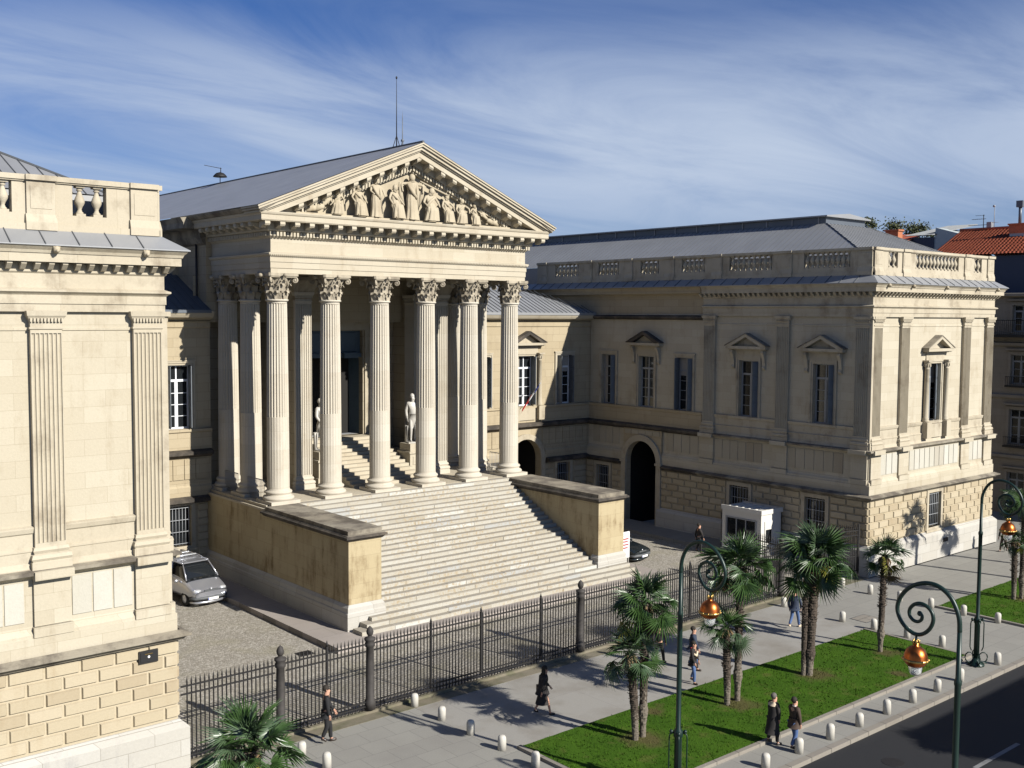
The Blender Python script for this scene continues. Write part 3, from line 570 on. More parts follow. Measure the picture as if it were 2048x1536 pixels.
# ---------------------------------------------------------------- the courthouse
CH = empty('courthouse', 'cream neoclassical courthouse with six-column portico, grand stair and two flanking wings', 'building', (32.05, 31, 0))
CH.matrix_world = Matrix.Identity(4)
PLI = [(.55, 0), (.55, .5), (.55, 1.40), (.33, 1.62), (.0, 1.64)]
def wing(mir):
    sx = (lambda x: MIR-x) if mir else (lambda x: x)
    P = (lambda pts: [(sx(x), y) for x, y in pts][::-1]) if mir else (lambda pts: pts)
    XF, XB, YF = 51.6, 65.2, 31.0
    full = P([(51.6, 52.4), (51.6, YF), (65.2, YF), (65.2, 60)])
    pav = P([(51.6, 42.45), (51.6, YF), (65.2, YF), (65.2, 60)])
    rec = P([(51.6, 52.4), (51.6, 42.45)])
    fx = sx(51.6) if not mir else sx(65.2)
    # plinth, rusticated floor
    mb = MB(); mb.mould(P([(51.6, 45.7), (51.6, YF), (65.2, YF), (65.2, 60)]), PLI); mb.mould(P([(51.6, 52.4), (51.6, 48.75)]), PLI); mb.build('plinth', 'plinth', CH)
    ops_f = [(6.05, 7.45, 1.84, 3.88)]
    mb = MB(); b = MB(); wall(b, -.28, 13.88, 1.6, 4.12, ops_f, .4); blocks(b, -.28, 13.88, 1.66, 4.06, ops_f); mb.merge(b, FR(fx-.0, YF-.28)); 
    # side: u measured from y=52.4 towards the street
    so = [(52.4-40.0, 52.4-38.6, 1.8, 3.83), (52.4-34.7, 52.4-33.35, 1.8, 3.83), (52.4-51.4, 52.4-50.2, 1.9, 3.85), (52.4-48.6, 52.4-45.9, .2, 4.45, 1)]
    def side(mb2, z0, z1, ops, v, bl=None, L=21.68, depth=.4):
        b = MB()
        if mir:   # faces +X: u = y - 30.72
            o2 = [(L-o[1], L-o[0], *o[2:]) for o in ops]; wall(b, 0, L, z0, z1, o2, depth)
            if bl: blocks(b, 0, L, bl[0], bl[1], o2, bl=1.0)
            mb2.merge(b, FR(sx(51.6)-0+(-v if False else 0)+v, 52.4-L, R(90)))
        else:
            wall(b, 0, L, z0, z1, ops, depth)
            if bl: blocks(b, 0, L, bl[0], bl[1], ops, bl=1.0)
            mb2.merge(b, FR(51.6-v, 52.4, R(-90)))
    mb.build('rusticated_wall', 'rust', CH)
    def side2(ua, ub, z0, z1, ops, v, bl, nm, mat):
        b = MB(); d = MB(); q = MB(); wall(b, ua, ub, z0, z1, ops, .4)
        if bl: blocks(b, ua, ub, bl[0], bl[1], ops, bl=1.0)
        if mir:   # mirror image: u grows towards the street on both sides
            b.v = [(51.6-v+0*x+y, 52.4-x, z) for x, y, z in b.v]; q.v, q.f, q.m, q.s = b.v, b.f, b.m, b.s; q.build(nm, mat, CH, True)
        else: d.merge(b, FR(51.6-v, 52.4, R(-90))); d.build(nm, mat, CH)
    side2(0, 3.5, 0, 4.12, so[2:3], .28, (1.66, 4.06), 'rusticated_wall', 'rust'); side2(6.85, 21.68, 0, 4.12, so[:2], .28, (1.66, 4.06), 'rusticated_wall', 'rust')
    side2(3.5, 6.85, 0, 6.56, so[3:], .28, None, 'arch_bay', 'court')
    MB().box(51.325, 51.5, 45.56, 45.6, 4.1, 6.56).box(51.325, 51.5, 48.86, 48.9, 4.1, 6.56).build('arch_bay_cheek', 'court', CH, mir)
    MB().mould(P([(65.2, 30.9), (65.2, 60)]), [(.28, 0), (.28, 4.15)]).build('rusticated_wall', 'rust', CH)
    # base cornice, panelled zone, string course
    mb = MB(); mb.mould(pav, [(.3, 4.08), (.42, 4.1), (.5, 4.2), (.62, 4.24), (.62, 4.3), (.36, 4.4)]); 
    mb.build('base_cornice', 'ledge', CH)
    
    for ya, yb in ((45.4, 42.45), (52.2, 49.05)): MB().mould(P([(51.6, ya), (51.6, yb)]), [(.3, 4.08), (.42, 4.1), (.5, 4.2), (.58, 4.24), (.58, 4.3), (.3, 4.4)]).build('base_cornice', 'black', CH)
    MB().mould(P([(51.6, 52.4), (51.6, 48.9)]), [(.3, 4.38), (.3, 4.9), (.26, 4.92), (.26, 5.0), (.18, 5.1), (.14, 5.22), (.14, 6.6)], ends=False).build('panel_zone_wall', 'wing', CH)
    mb = MB(); mb.mould(P([(51.6, 45.55), (51.6, YF), (65.2, YF), (65.2, 60)]), [(.3, 4.38), (.3, 4.9), (.26, 4.92), (.26, 5.0), (.18, 5.1), (.14, 5.22), (.14, 6.6)], ends=False)
    mb.build('panel_zone_wall', 'wing', CH)
    mb = MB(); mb.mould(pav, [(.14, 6.55), (.2, 6.6), (.34, 6.68), (.4, 6.7), (.4, 6.78), (.15, 6.84), (.1, 7.0), (.1, 7.3), (.12, 7.32), (.12, 7.36), (.05, 7.4), (.05, 7.8), (.09, 7.84), (.12, 7.96), (.12, 8.0), (0, 8.03)], ends=False)
    mb.build('string_course', ['trim'], CH)
    mb = MB(); mb.mould(pav, [(.36, 6.695), (.42, 6.7), (.42, 6.79), (.22, 6.83)]); mb.build('ledge', 'ledge', CH)
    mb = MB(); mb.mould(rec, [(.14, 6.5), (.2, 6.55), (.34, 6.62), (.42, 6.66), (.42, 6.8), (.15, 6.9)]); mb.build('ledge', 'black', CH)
    mb = MB(); mb.mould(rec, [(.1, 6.88), (.1, 7.8), (.14, 7.84), (.16, 7.96), (.16, 8.0), (-.0, 8.03)]); mb.build('string_course', 'court', CH)
    # pale vertical slabs
    mb = MB()
    def slabs(mm, u0, u1, v, n):
        w = (u1-u0)/n; zz = 5.36 if v > -.2 else 6.2
        for i in range(n): mm.frus(u0+i*w+.022, u0+(i+1)*w-.022, v-.03, v, zz, 6.5, .006)
    for q in ((.98, 2.75, -.14, 3), (4.0, 9.6, -.14, 10), (10.85, 12.62, -.14, 3)):
        f = MB(); slabs(f, *q); mb = MB(); mb.merge(f, FR(fx, YF)); mb.build('slab_panel', 'panel', CH)
    for q in ((.5, 3.0, -.14, 4), (3.6, 6.7, -.28, 5), (7.1, 9.8, -.14, 4), (10.5, 14.6, -.14, 7), (16.3, 20.0, -.14, 6)):
        f = MB(); slabs(f, *q); mb = MB()
        if mir: mb.merge(f, Matrix.Translation((sx(51.6), 52.4, 0)) @ Matrix.Scale(-1, 4, (0, 1, 0)) @ Matrix.Rotation(R(90), 4, 'Z'))
        else: mb.merge(f, FR(51.6, 52.4, R(-90)))
        mb.build('slab_panel', 'sidepanel', CH)
    # pedestal breaks below the pilasters
    for u in (.42, 3.28, 10.32, 13.18): put(PPD, 'pilaster_pedestal', CH, loc=(fx+u, YF, 0))
    for y in (31.42, 36.55, 41.9): put(PPD, 'pilaster_pedestal', CH, loc=(sx(51.6), y, 0), rot=R(90 if mir else -90))
    # main storey wall
    of = [(6.1, 7.5, 8.0, 11.35)]
    mb = MB(); b = MB(); wall(b, 0, 13.6, 8.0, 14.1, of, .45); mb.merge(b, FR(fx, YF))
    su = [(52.4-51.3, 52.4-50.0, 7.98, 11.36), (52.4-47.87, 52.4-46.53, 7.98, 11.36), (52.4-44.6, 52.4-43.3, 7.98, 11.36), (52.4-39.7, 52.4-38.3, 7.98, 11.36), (52.4-34.55, 52.4-33.2, 7.98, 11.36)]
    side(mb, 7.98, 14.1, su, 0, L=21.4)
    o = MB(); o.mould(P([(65.2, 31), (65.2, 60)]), [(0, 7.9), (0, 14.1)], ends=False); mb.merge(o)
    o = MB(); o.mould(pav, [(0, 13.46), (.03, 13.48), (.03, 13.54), (0, 13.56)]); mb.merge(o)
    mb.build('wall', 'wing', CH)
    # entablature
    mb = MB(); mb.mould(pav, [(0, 14.0), (.13, 14.0), (.13, 14.22), (.16, 14.22), (.16, 14.46), (.2, 14.5), (.27, 14.55), (.27, 14.6), (.12, 14.66), (.12, 15.05), (.17, 15.1), (.17, 15.34)], ends=False)
    mb.build('entablature', 'trim', CH)
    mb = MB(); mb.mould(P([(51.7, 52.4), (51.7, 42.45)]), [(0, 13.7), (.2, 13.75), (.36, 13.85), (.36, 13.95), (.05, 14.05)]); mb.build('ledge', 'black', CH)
    mb = MB(); mb.mould(P([(51.7, 62), (51.7, 42.45)]), [(.05, 14.0), (.05, 15.3), (.2, 15.38), (.5, 15.4), (.5, 15.6), (.6, 15.75), (.6, 15.8), (0, 15.85)]); mb.build('entablature', 'court', CH)
    mb = MB(); mb.mould(P([(51.6, 42.3), (51.6, YF), (65.2, YF), (65.2, 60)]), [(.17, 15.36), (.5, 15.36), (.5, 15.6), (.53, 15.6), (.56, 15.68), (.64, 15.76), (.66, 15.8), (.2, 15.84)])
    for (n, fr, L) in ((38, FR(fx, YF), 13.6), (32, FR(sx(51.6), YF+(0 if mir else 11.4), R(90 if mir else -90)), 11.4)):
        q = MB()
        for i in range(n+1):
            x = -.1+(L+.2)*i/n; q.prism([(-.17, 15.14), (-.28, 15.16), (-.44, 15.3), (-.44, 15.355), (-.17, 15.355)], x-.07, x+.07, 0)
        mb.merge(q, fr)
    mb.build('cornice', 'trim', CH)
    # lion masks on the gutter
    for u in (.6, 3.1, 6.8, 10.5, 13.0):
        q = MB(); q.ell((0, 0, 0), (.1, .09, .11), 10); q.ell((0, -.07, -.04), (.05, .06, .05), 8); q.ell((-.07, 0, .07), (.04, .04, .05), 6, rings=5); q.ell((.07, 0, .07), (.04, .04, .05), 6, rings=5)
        q.build('lion_mask', 'carved', CH, loc=(fx+u, YF-.64, 15.7))
    mb = MB(); mb.mould(P([(51.6, 62), (51.6, YF), (65.2, YF), (65.2, 62)]), [(.7, 15.8), (.7, 15.83), (.08, 16.24)], ends=False)
    for (fr, L) in ((FR(fx, YF), 13.6), (FR(sx(51.6), YF+(0 if mir else 28), R(90 if mir else -90)), 28)):
        q = MB(); n = int(L/.9)
        for i in range(n): x = .3+i*.9; q.prism([(-.71, 15.83), (-.71, 15.86), (-.07, 16.27), (-.07, 16.24)], x-.012, x+.012, 0, 1)
        mb.merge(q, fr)
    mb.build('gutter_flashing', ['zinc', 'seam'], CH)
    # balustrade
    def balus(fr, L, bays, pads):
        q = MB(); q.box(0, L, -.1, .3, 16.24, 16.42); q.box(0, L, -.04, .26, 16.42, 16.7); q.box(0, L, -.08, .3, 17.56, 17.6); q.box(0, L, -.12, .34, 17.6, 17.74)
        x = 0
        for a, c, n in bays+[(L, L, 0)]:
            if a-x > .02: q.box(x, a, -.03, .25, 16.7, 17.56)
            x = c
        for a, c in pads:
            q.box(a, c, -.16, -.04, 16.24, 16.46, 0); q.prism([(-.16, 16.46), (-.1, 16.68), (-.04, 16.68), (-.04, 16.46)], a, c, 0); q.box(a+.03, c-.03, -.1, -.03, 16.68, 17.56)
            q.frus(a+.12, c-.12, -.115, -.1, 16.82, 17.45, .01); q.box(a, c, -.18, -.12, 17.6, 17.745)
        B = q.build('balustrade', 'trim', CH); B.matrix_local = fr
        for a, c, n in bays:
            for i in range(n): put(BAL, 'baluster', B, loc=(a+(c-a)*(i+.5)/n, .11, 16.7))
    fb = [(1.5, 2.45, 2), (4.35, 9.55 if mir else 9.25, 13 if mir else 12), (11.15, 12.1, 2)]
    balus(FR(fx, YF+.03), 13.6, fb, [(0, .85), (2.9, 3.72), (9.88, 10.7), (12.75, 13.6)])
    LS = 27.0
    sb = [(32.4, 35.35, 9), (37.5, 40.6, 8), (42.5, 44.35, 5), (46.25, 47.85, 4), (49.8, 51.75, 5), (53.7, 56.1, 6)]
    sp = [(31.0, 31.9), (36.1, 36.9), (41.1, 41.9), (44.9, 45.7), (48.5, 49.2), (52.3, 53.1), (56.9, 57.7)]
    if mir: balus(FR(sx(51.6)-.03, 31, R(90)), LS, [(a-31, c-31, n) for a, c, n in sb], [(a-31, c-31) for a, c in sp])
    else: balus(FR(51.63, 58, R(-90)), LS, [(58-c, 58-a, n) for a, c, n in sb][::-1], [(58-c, 58-a) for a, c in sp])
    # roof and ridge skylight
    a0, a1, b0, b1 = 52.5, 64.3, 32.1, 66; c0, c1, d0 = 56.1, 60.7, 36.9; ze, zr = 17.45, 19.6
    mb = MB(); V = [(a0, b0, ze), (a1, b0, ze), (a1, b1, ze), (a0, b1, ze), (c0, d0, zr), (c1, d0, zr), (c1, b1, zr), (c0, b1, zr)]
    mb.add(V, [(0, 1, 5, 4), (1, 2, 6, 5), (3, 0, 4, 7), (4, 5, 6, 7)]); mb.box(a0+.05, a1-.05, b0+.05, b1, 16.2, ze-.01)
    def seam(p, q, w=.02): mb.tube([p, q], w, 4, 1, False)
    n = 30
    for i in range(1, n):   # front slope seams
        x = a0+(a1-a0)*i/n; t = min(1, (x-a0)/(c0-a0), (a1-x)/(a1-c1)); seam((x, b0, ze+.01), (x, b0+(d0-b0)*t, ze+(zr-ze)*t+.01))
    y = b0+.4
    while y < b1:
        t = min(1, (y-b0)/(d0-b0))
        seam((a0, y, ze+.01), (a0+(c0-a0)*t, y, ze+(zr-ze)*t+.01), .014); seam((a1, y, ze+.01), (a1-(a1-c1)*t, y, ze+(zr-ze)*t+.01), .014); y += .42
    seam(V[0], V[4], .05); seam(V[1], V[5], .05)
    mb.build('roof', ['zinc', 'seam'], CH, mir)
    mb = MB(); mb.box(c0+.15, c1-.15, d0+.15, b1, zr, zr+.42, 1); mb.prism([(c0-.12, zr+.42), (c0-.12, zr+.5), ((c0+c1)/2, zr+.72), (c1+.12, zr+.5), (c1+.12, zr+.42)], d0-.1, b1)
    y = d0+.6
    while y < b1-1: mb.box(c0+.1, c0+.15, y, y+.07, zr, zr+.42); mb.box(c1-.15, c1-.1, y, y+.07, zr, zr+.42); y += 1.9
    mb.build('ridge_skylight', ['zinc', 'zincd'], CH, mir)
    # pilasters
    for u in (.42, 3.28, 10.32, 13.18): put(PIL, 'pilaster', CH, loc=(fx+u, YF, 0))
    for y in (31.42, 36.55, 41.9): put(PIL, 'pilaster', CH, loc=(sx(51.6), y, 0), rot=R(90 if mir else -90))
    MB().box(51.43, 51.6, 30.83, 31, 6.8, 14.0).box(51.35, 51.6, 30.75, 31, 13.88, 14.02).box(51.36, 51.6, 30.76, 31, 6.8, 7.2).build('corner_pilaster', 'trim', CH, mir)
    # windows
    rr_ = R(90 if mir else -90)
    window_parts(CH, fx+6.8, YF, 0, 1.4, 8.0, 11.35, 'columns', sh=(0, 1), ang=(80, 25))
    for y, kd, s_ in ((50.65, 'plain', (0, 1)), (47.2, 'pediment', (0, 0)), (43.95, 'plain', (1, 1)), (39.0, 'pediment', (0, 1)), (33.88, 'pediment', (0, 1))):
        w = 1.3 if kd == 'plain' else 1.36
        window_parts(CH, sx(51.6), y, rr_, 1.3 if kd == 'plain' else (1.34 if y != 39.0 else 1.4), 7.98, 11.36, kd, sh=s_, ang=(80, 80), top='black' if y == 47.2 else 'ledge')
    grille_window(CH, fx+6.75, YF-.28, 0, 1.4, 1.84, 3.88)
    for y, w in ((39.3, 1.4), (34.03, 1.35), (50.8, 1.2)): grille_window(CH, sx(51.6-.28), y, rr_, w, 1.8 if y < 50 else 1.9, 3.83)
    # carriage arch
    q = MB(); n = 20; r1, r2 = 1.35, 1.75
    for k in range(n):
        t, u = math.pi*k/n, math.pi*(k+1)/n
        q.add([(r*math.cos(a), yy, 4.45+r*math.sin(a)) for yy in (-.14, 0) for a in (t, u) for r in (r1, r2)], [(0, 1, 3, 2), (1, 5, 7, 3), (0, 2, 6, 4)])
    for s_ in (-1, 1): q.box(min(s_*r1, s_*r2), max(s_*r1, s_*r2), -.14, 0, .3, 4.45); q.box(min(s_*(r1-.06), s_*(r2+.06)), max(s_*(r1-.06), s_*(r2+.06)), -.2, 0, 4.3, 4.48)
    A = q.build('arched_gateway', 'trim', CH, loc=(sx(51.32), 47.25, 0), rot=rr_)
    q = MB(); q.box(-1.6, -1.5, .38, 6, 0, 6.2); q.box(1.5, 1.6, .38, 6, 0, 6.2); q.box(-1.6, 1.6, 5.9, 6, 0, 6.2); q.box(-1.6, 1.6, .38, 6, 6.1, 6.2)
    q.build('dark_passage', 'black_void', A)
wing(False); wing(True)
# plaque on the left wing
pq = MB(); pq.box(-.29, .29, -.06, 0, -.19, .19); pq.frus(-.25, .25, -.075, -.06, -.15, .15, .01, 1); pq.ell((0, -.08, 0), (.04, .015, .04), 10, 2); pq.box(-.12, .12, -.082, -.074, .08, .1, 3)
tag(pq.build('wall_plaque', ['iron', 'suit', 'whitec', 'brass'], loc=(11.86, 30.66, 3.77)), 'dark rectangular plaque with a pale emblem on the rusticated wall of the near wing', 'plaque')
pv = MB(); pv.box(-.26, .26, -.03, 0, -.12, .12); pv.build('vent', 'black_void', CH, loc=(59.3, 30.45, 1.0))

# main courtyard wall behind the portico (both sides)
YM = 52.5
def courtwall(x0, x1, wins, arch):
    mb = MB(); b = MB()
    ops = [(c-w/2-x0, c+w/2-x0, 8.0, 11.3) for c, w, k in wins]
    wall(b, 0, x1-x0, 7.0, 14.0, ops, .45); lo_ = [(c-.6-x0, c+.6-x0, 1.9, 4.0) for c, w, k in wins if abs(c-arch) > 1]+[(arch-1.35-x0, arch+1.35-x0, .3, 4.45, 1)]
    wall(b, 0, x1-x0, .2, 4.1+3.0, lo_, .5, v=0)
    mb.merge(b, FR(x0, YM)); mb.build('courtyard_wall', 'court', CH)
    q = MB(); b = MB(); blocks(b, 0, x1-x0, 1.3, 4.05, lo_, bl=1.5, marg=.35, out=.05); q.merge(b, FR(x0, YM)); q.build('rusticated_wall', 'rust', CH)
    q = MB()
    for a, c in ((x0, arch-1.8), (arch+1.8, x1)): q.mould([(a, YM), (c, YM)], [(.0, 4.08), (.2, 4.15), (.4, 4.2), (.4, 4.38), (.05, 4.5)])
    q.mould([(x0, YM), (x1, YM)], [(.05, 6.5), (.2, 6.6), (.36, 6.66), (.36, 6.82), (.05, 6.92)])
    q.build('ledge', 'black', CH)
    q = MB()
    for a, c in ((x0, arch-1.72), (arch+1.72, x1)): q.mould([(a, YM), (c, YM)], [(0, 4.4), (.1, 4.45), (.1, 4.95), (.04, 5.05), (.04, 5.3)])
    q.mould([(x0, YM), (x1, YM)], [(.0, 6.9), (.12, 6.92), (.12, 7.8), (.2, 7.86), (.2, 7.98), (0, 8.0)]); q.mould([(x0, YM), (x1, YM)], [(0, 13.2), (.05, 13.25), (.05, 13.5), (.1, 13.55)])
    for i in range(int((x1-x0)/.62)):
        a = x0+.1+i*.62
        if abs(a+.3-arch) > 1.75: q.frus(a, a+.59, YM-.05, YM, 5.36, 6.42, .008)
    q.build('string_course', 'court', CH)
    q = MB(); q.mould([(x0, YM), (x1, YM)], [(.05, 13.62), (.3, 13.7), (.45, 13.75), (.55, 13.9), (.6, 14.02), (.6, 14.08), (0, 14.12)]); q.build('cornice', 'trim', CH)
    q = MB(); n = 18; r1, r2 = 1.35, 1.7
    for k in range(n):
        t, u = math.pi*k/n, math.pi*(k+1)/n
        q.add([(r*math.cos(a), yy, 4.45+r*math.sin(a)) for yy in (-.12, 0) for a in (t, u) for r in (r1, r2)], [(0, 1, 3, 2), (1, 5, 7, 3), (0, 2, 6, 4)])
    for s_ in (-1, 1): q.box(min(s_*r1, s_*r2), max(s_*r1, s_*r2), -.12, 0, .3, 4.45)
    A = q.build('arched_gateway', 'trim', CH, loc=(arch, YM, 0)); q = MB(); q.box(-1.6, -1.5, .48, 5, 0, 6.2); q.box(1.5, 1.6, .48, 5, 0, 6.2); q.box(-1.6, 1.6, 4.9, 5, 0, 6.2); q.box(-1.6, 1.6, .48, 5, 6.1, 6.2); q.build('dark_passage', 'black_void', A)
    for c, w, k in wins:
        window_parts(CH, c, YM, 0, w, 8.0, 11.3, k, fm='frame_w', sh=(1, 1) if k == 'plain' else (0, 1), ang=(80, 80), top='black')
        if abs(c-arch) > 1: grille_window(CH, c, YM, 0, 1.2, 1.9, 4.0)
courtwall(40.3, 51.75, [(42.0, 1.36, 'plain'), (45.75, 1.36, 'columns'), (49.2, 1.36, 'plain')], 45.75)
courtwall(12.35, 23.85, [(14.9, 1.36, 'plain'), (18.35, 1.36, 'columns'), (22.1, 1.36, 'plain')], 18.35)
for mir in (0, 1):
    mb = MB(); mb.add([(40.4, 51.9, 14.12), (52.0, 51.9, 14.12), (52.0, 53.5, 14.35), (48.2, 56.8, 15.85), (46.6, 57.5, 16.6), (40.4, 57.5, 16.6)], [(0, 1, 2, 3, 4, 5)]); mb.box(40.4, 52, 51.88, 51.92, 13.98, 14.14)
    for i in range(28):
        x = 40.5+i*.4; t = 1 if x < 46.6 else max(.2, 1-(x-46.6)/5.4*.9); mb.tube([(x, 51.92, 14.15), (x, 51.92+5.5*t, 14.15+2.46*t)], .02, 4, 1, False)
    mb.box(46.8, 47.5, 55.6, 56.6, 15.0, 15.7, 1)
    mb.build('lean_to_roof', ['zinc' if not mir else 'zincd', 'seam'], CH, bool(mir))
mb = MB(); mb.box(44, 46, 56.2, 57.2, 16.1, 16.2); mb.build('roof_light', 'glass', CH)

# ---------------------------------------------------------------- portico
PC = 32.05; YC = 46.7; SP = 2.95; FL = 4.75
XC = [PC+(i-2.5)*SP for i in range(6)]
def column_meshes():
    b = MB(); b.box(-.78, .78, -.78, .78, -.14, .16); b.lathe([(.72, .16), (.76, .2), (.77, .27), (.72, .34), (.66, .35), (.62, .4), (.62, .46), (.66, .5), (.67, .55), (.64, .6), (.58, .61), (.56, .66), (.545, .72)], 40, cap=False)
    s = MB(); NF = 24; z0, z1 = .7, 9.82; n = NF*6
    rows = [0, .02, .15, .3, .385, .386, .5, .62, .75, .88, .985, .99, 1.0]
    v = []
    for t in rows:
        R_ = .545-.07*t**1.7; z = z0+(z1-z0)*t; deep = .0 if t in (0, 1.0) or t == .99 else (.012 if t < .3855 else .05)
        if t == .02: deep = .006
        for i in range(n):
            a = 2*math.pi*i/n; ph = (i % 6)/6; d = deep*math.sin(math.pi*max(0, min(1, (ph-.08)/.84)))**.6 if .08 < ph < .92 else 0
            if t >= .99: d = 0
            v.append(((R_-d)*math.cos(a), (R_-d)*math.sin(a), z))
    f = [(j*n+i, j*n+(i+1) % n, (j+1)*n+(i+1) % n, (j+1)*n+i) for j in range(len(rows)-1) for i in range(n)]
    s.add(v, f); s.lathe([(.47, 9.8), (.54, 9.83), (.56, 9.87), (.54, 9.91), (.49, 9.93)], 32, cap=False)
    c = MB(); H = 1.25; zb = 9.9
    c.lathe([(.47, 0), (.47, .5), (.5, .8), (.6, 1.05), (.64, 1.1)], 24, (0, 0, zb), cap=False)
    ab = []
    for q in range(4):
        a = math.pi/4+q*math.pi/2
        for k in range(-1, 7):
            if k <= 0:
                th = a+(-.055 if k < 0 else .055); ab.append((1.06*math.cos(th), 1.06*math.sin(th)))
            else:
                t = k/7; p0 = Vector((1.06*math.cos(a+.055), 1.06*math.sin(a+.055))); p1 = Vector((1.06*math.cos(a+math.pi/2-.055), 1.06*math.sin(a+math.pi/2-.055)))
                p = p0.lerp(p1, t); p *= 1-.17*math.sin(math.pi*t); ab.append(tuple(p))
    c.prism(ab, zb+1.12, zb+1.27, 2); c.prism([(x*.94, y*.94) for x, y in ab], zb+1.06, zb+1.12, 2)
    def leaf(an, zz, h, w, r_):
        nu, nw = 9, 6; vs = []
        for i in range(nu+1):
            t = i/nu; rad = r_+.03+.05*t+.2*max(0, t-.55)**1.2*2; z = zz+h*(math.sin(min(t, .86)/.86*math.pi/2)*.9+.1*t) - (.13*((t-.86)/.14) if t > .86 else 0)
            ww = w*(.7+.5*math.sin(math.pi*min(t*1.1, 1)))*(1 if t < .8 else 1-(t-.8)*2.5)*(1+.22*(i % 2))
            for j in range(nw+1):
                s_ = j/nw*2-1; r3 = rad+.035*abs(s_)-.02*(1-abs(s_))*0; tx = s_*ww/2
                vs.append((r3*math.cos(an)-tx*math.sin(an), r3*math.sin(an)+tx*math.cos(an), z-.03*abs(s_)))
        c.add(vs, [(i*(nw+1)+j, i*(nw+1)+j+1, (i+1)*(nw+1)+j+1, (i+1)*(nw+1)+j) for i in range(nu) for j in range(nw)], 0, True)
    for k in range(8): leaf(k*math.pi/4+math.pi/8, zb, .46, .3, .46); leaf(k*math.pi/4, zb+.15, .66, .27, .46)
    for q in range(4):
        a = math.pi/4+q*math.pi/2; ca, sa = math.cos(a), math.sin(a)
        path = []
        for i in range(8): t = i/7; path.append((.52+.32*t**1.6, .62+.46*math.sin(t*math.pi/2)))
        for i in range(1, 20): th = math.pi/2-i*.5; r_ = .145*(1-i/24); path.append((.84+.06+r_*math.cos(th)*1.0, .93+r_*math.sin(th)))
        c.tube([(x*ca, x*sa, zb+z) for x, z in path], [.05]*8+[.042]*19, 6)
        c.ell((.9*ca, .9*sa, zb+.93), (.06, .06, .06), 8, rings=5)
        for s_ in (-1, 1):   # helices towards the middle of each side
            b_ = a+s_*math.pi/4; bx, by = math.cos(b_), math.sin(b_); tx, ty = -s_*math.sin(b_), s_*math.cos(b_); pp = []
            for i in range(7): t = i/6; d = .3*(1-t)+.13*t; pp.append((.6*bx-tx*d+.06*t*bx, .6*by-ty*d+.06*t*by, zb+.65+.35*math.sin(t*math.pi/2)))
            for i in range(1, 12): th = i*.6; r_ = .07*(1-i/14); pp.append((.67*bx-tx*(.13-r_*math.sin(th)), .67*by-ty*(.13-r_*math.sin(th)), zb+.93+r_*math.cos(th)))
            c.tube(pp, .026, 5)
        b_ = q*math.pi/2; c.ell((.86*math.cos(b_), .86*math.sin(b_), zb+1.16), (.11, .11, .1), 8, rings=6)
    return b.mesh('base', 'shaft'), s.mesh('shaft', 'shaft'), c.mesh('capital', 'cap')
CM = column_meshes()
def column(x, y):
    e = empty('column', parent=CH, loc=(x, y, FL))
    for me, nm in zip(CM, ('base', 'shaft', 'capital')): put(me, nm, e)
    return e
for x in XC: column(x, YC)
for x in (XC[0], XC[-1]):
    for y in (49.55, 52.1): column(x, y)
# stylobate and floor
mb = MB(); mb.box(23.68, 40.44, 45.98, 53.6, .3, 4.5); mb.box(23.6, 40.52, 45.96, 53.6, 4.5, FL-.14); mb.box(23.75, 40.35, 46.2, 53.6, FL-.14, FL+.0)
mb.build('stylobate', 'port', CH)
# entablature rings
F = [(24.05, 52.6), (24.05, 46.1), (40.05, 46.1), (40.05, 52.6)]
mb = MB(); mb.mould(F, [(-.9, 15.9), (0, 15.9), (0, 16.15), (.03, 16.15), (.03, 16.44), (.06, 16.44), (.06, 16.7), (.1, 16.72), (.16, 16.8), (.16, 16.86), (0, 16.9), (0, 17.55), (.05, 17.58), (.12, 17.66), (.12, 17.85), (.28, 17.9), (.3, 17.96), (.3, 18.3)])
k = 0
def row(mb, x0, x1, n, y, fn):
    for i in range(n): fn(mb, x0+(x1-x0)*i/(n-1))
for i in range(92): x = 23.96+16.18*i/91; mb.box(x-.055, x+.055, 45.86, 45.985, 17.66, 17.85); 
for s_ in (0, 1):
    for i in range(36):
        y = 46.2+6.3*i/35
        if s_: mb.box(40.165, 40.28, y-.055, y+.055, 17.66, 17.85)
        else: mb.box(23.82, 23.935, y-.055, y+.055, 17.66, 17.85)
for i in range(150): x = 24.0+16.1*i/149; mb.box(x-.03, x+.03, 45.93, 45.945, 16.72, 16.8)
mb.build('entablature', 'port', CH)
mb = MB(); mb.mould([(24.05, 52.6), (24.05, 46.1), (40.05, 46.1), (40.05, 52.6)], [(.3, 18.3), (.92, 18.3), (.92, 18.32), (.95, 18.34), (.95, 18.56), (.99, 18.6), (1.02, 18.68), (1.02, 18.72), (0, 18.8)])
def modillion(): return MB().prism([(-.3, 18.0), (-.42, 17.98), (-.55, 18.06), (-.7, 18.12), (-.84, 18.08), (-.9, 18.16), (-.88, 18.295), (-.3, 18.295)], -.13, .13, 0)
MD = modillion()
for i in range(23): mb.merge(MD, Matrix.Translation((23.45+17.2*i/22, 46.1, 0)))
for i in range(8): mb.merge(MD, Matrix.Translation((24.05, 46.5+i*.79, 0)) @ Matrix.Rotation(R(-90), 4, 'Z')); mb.merge(MD, Matrix.Translation((40.05, 46.5+i*.79, 0)) @ Matrix.Rotation(R(90), 4, 'Z'))
mb.build('cornice', 'port', CH)
# ceiling of the porch
mb = MB(); mb.box(24.9, 39.2, 46.95, 53.6, 15.95, 16.1); mb.build('porch_ceiling', 'shade', CH)
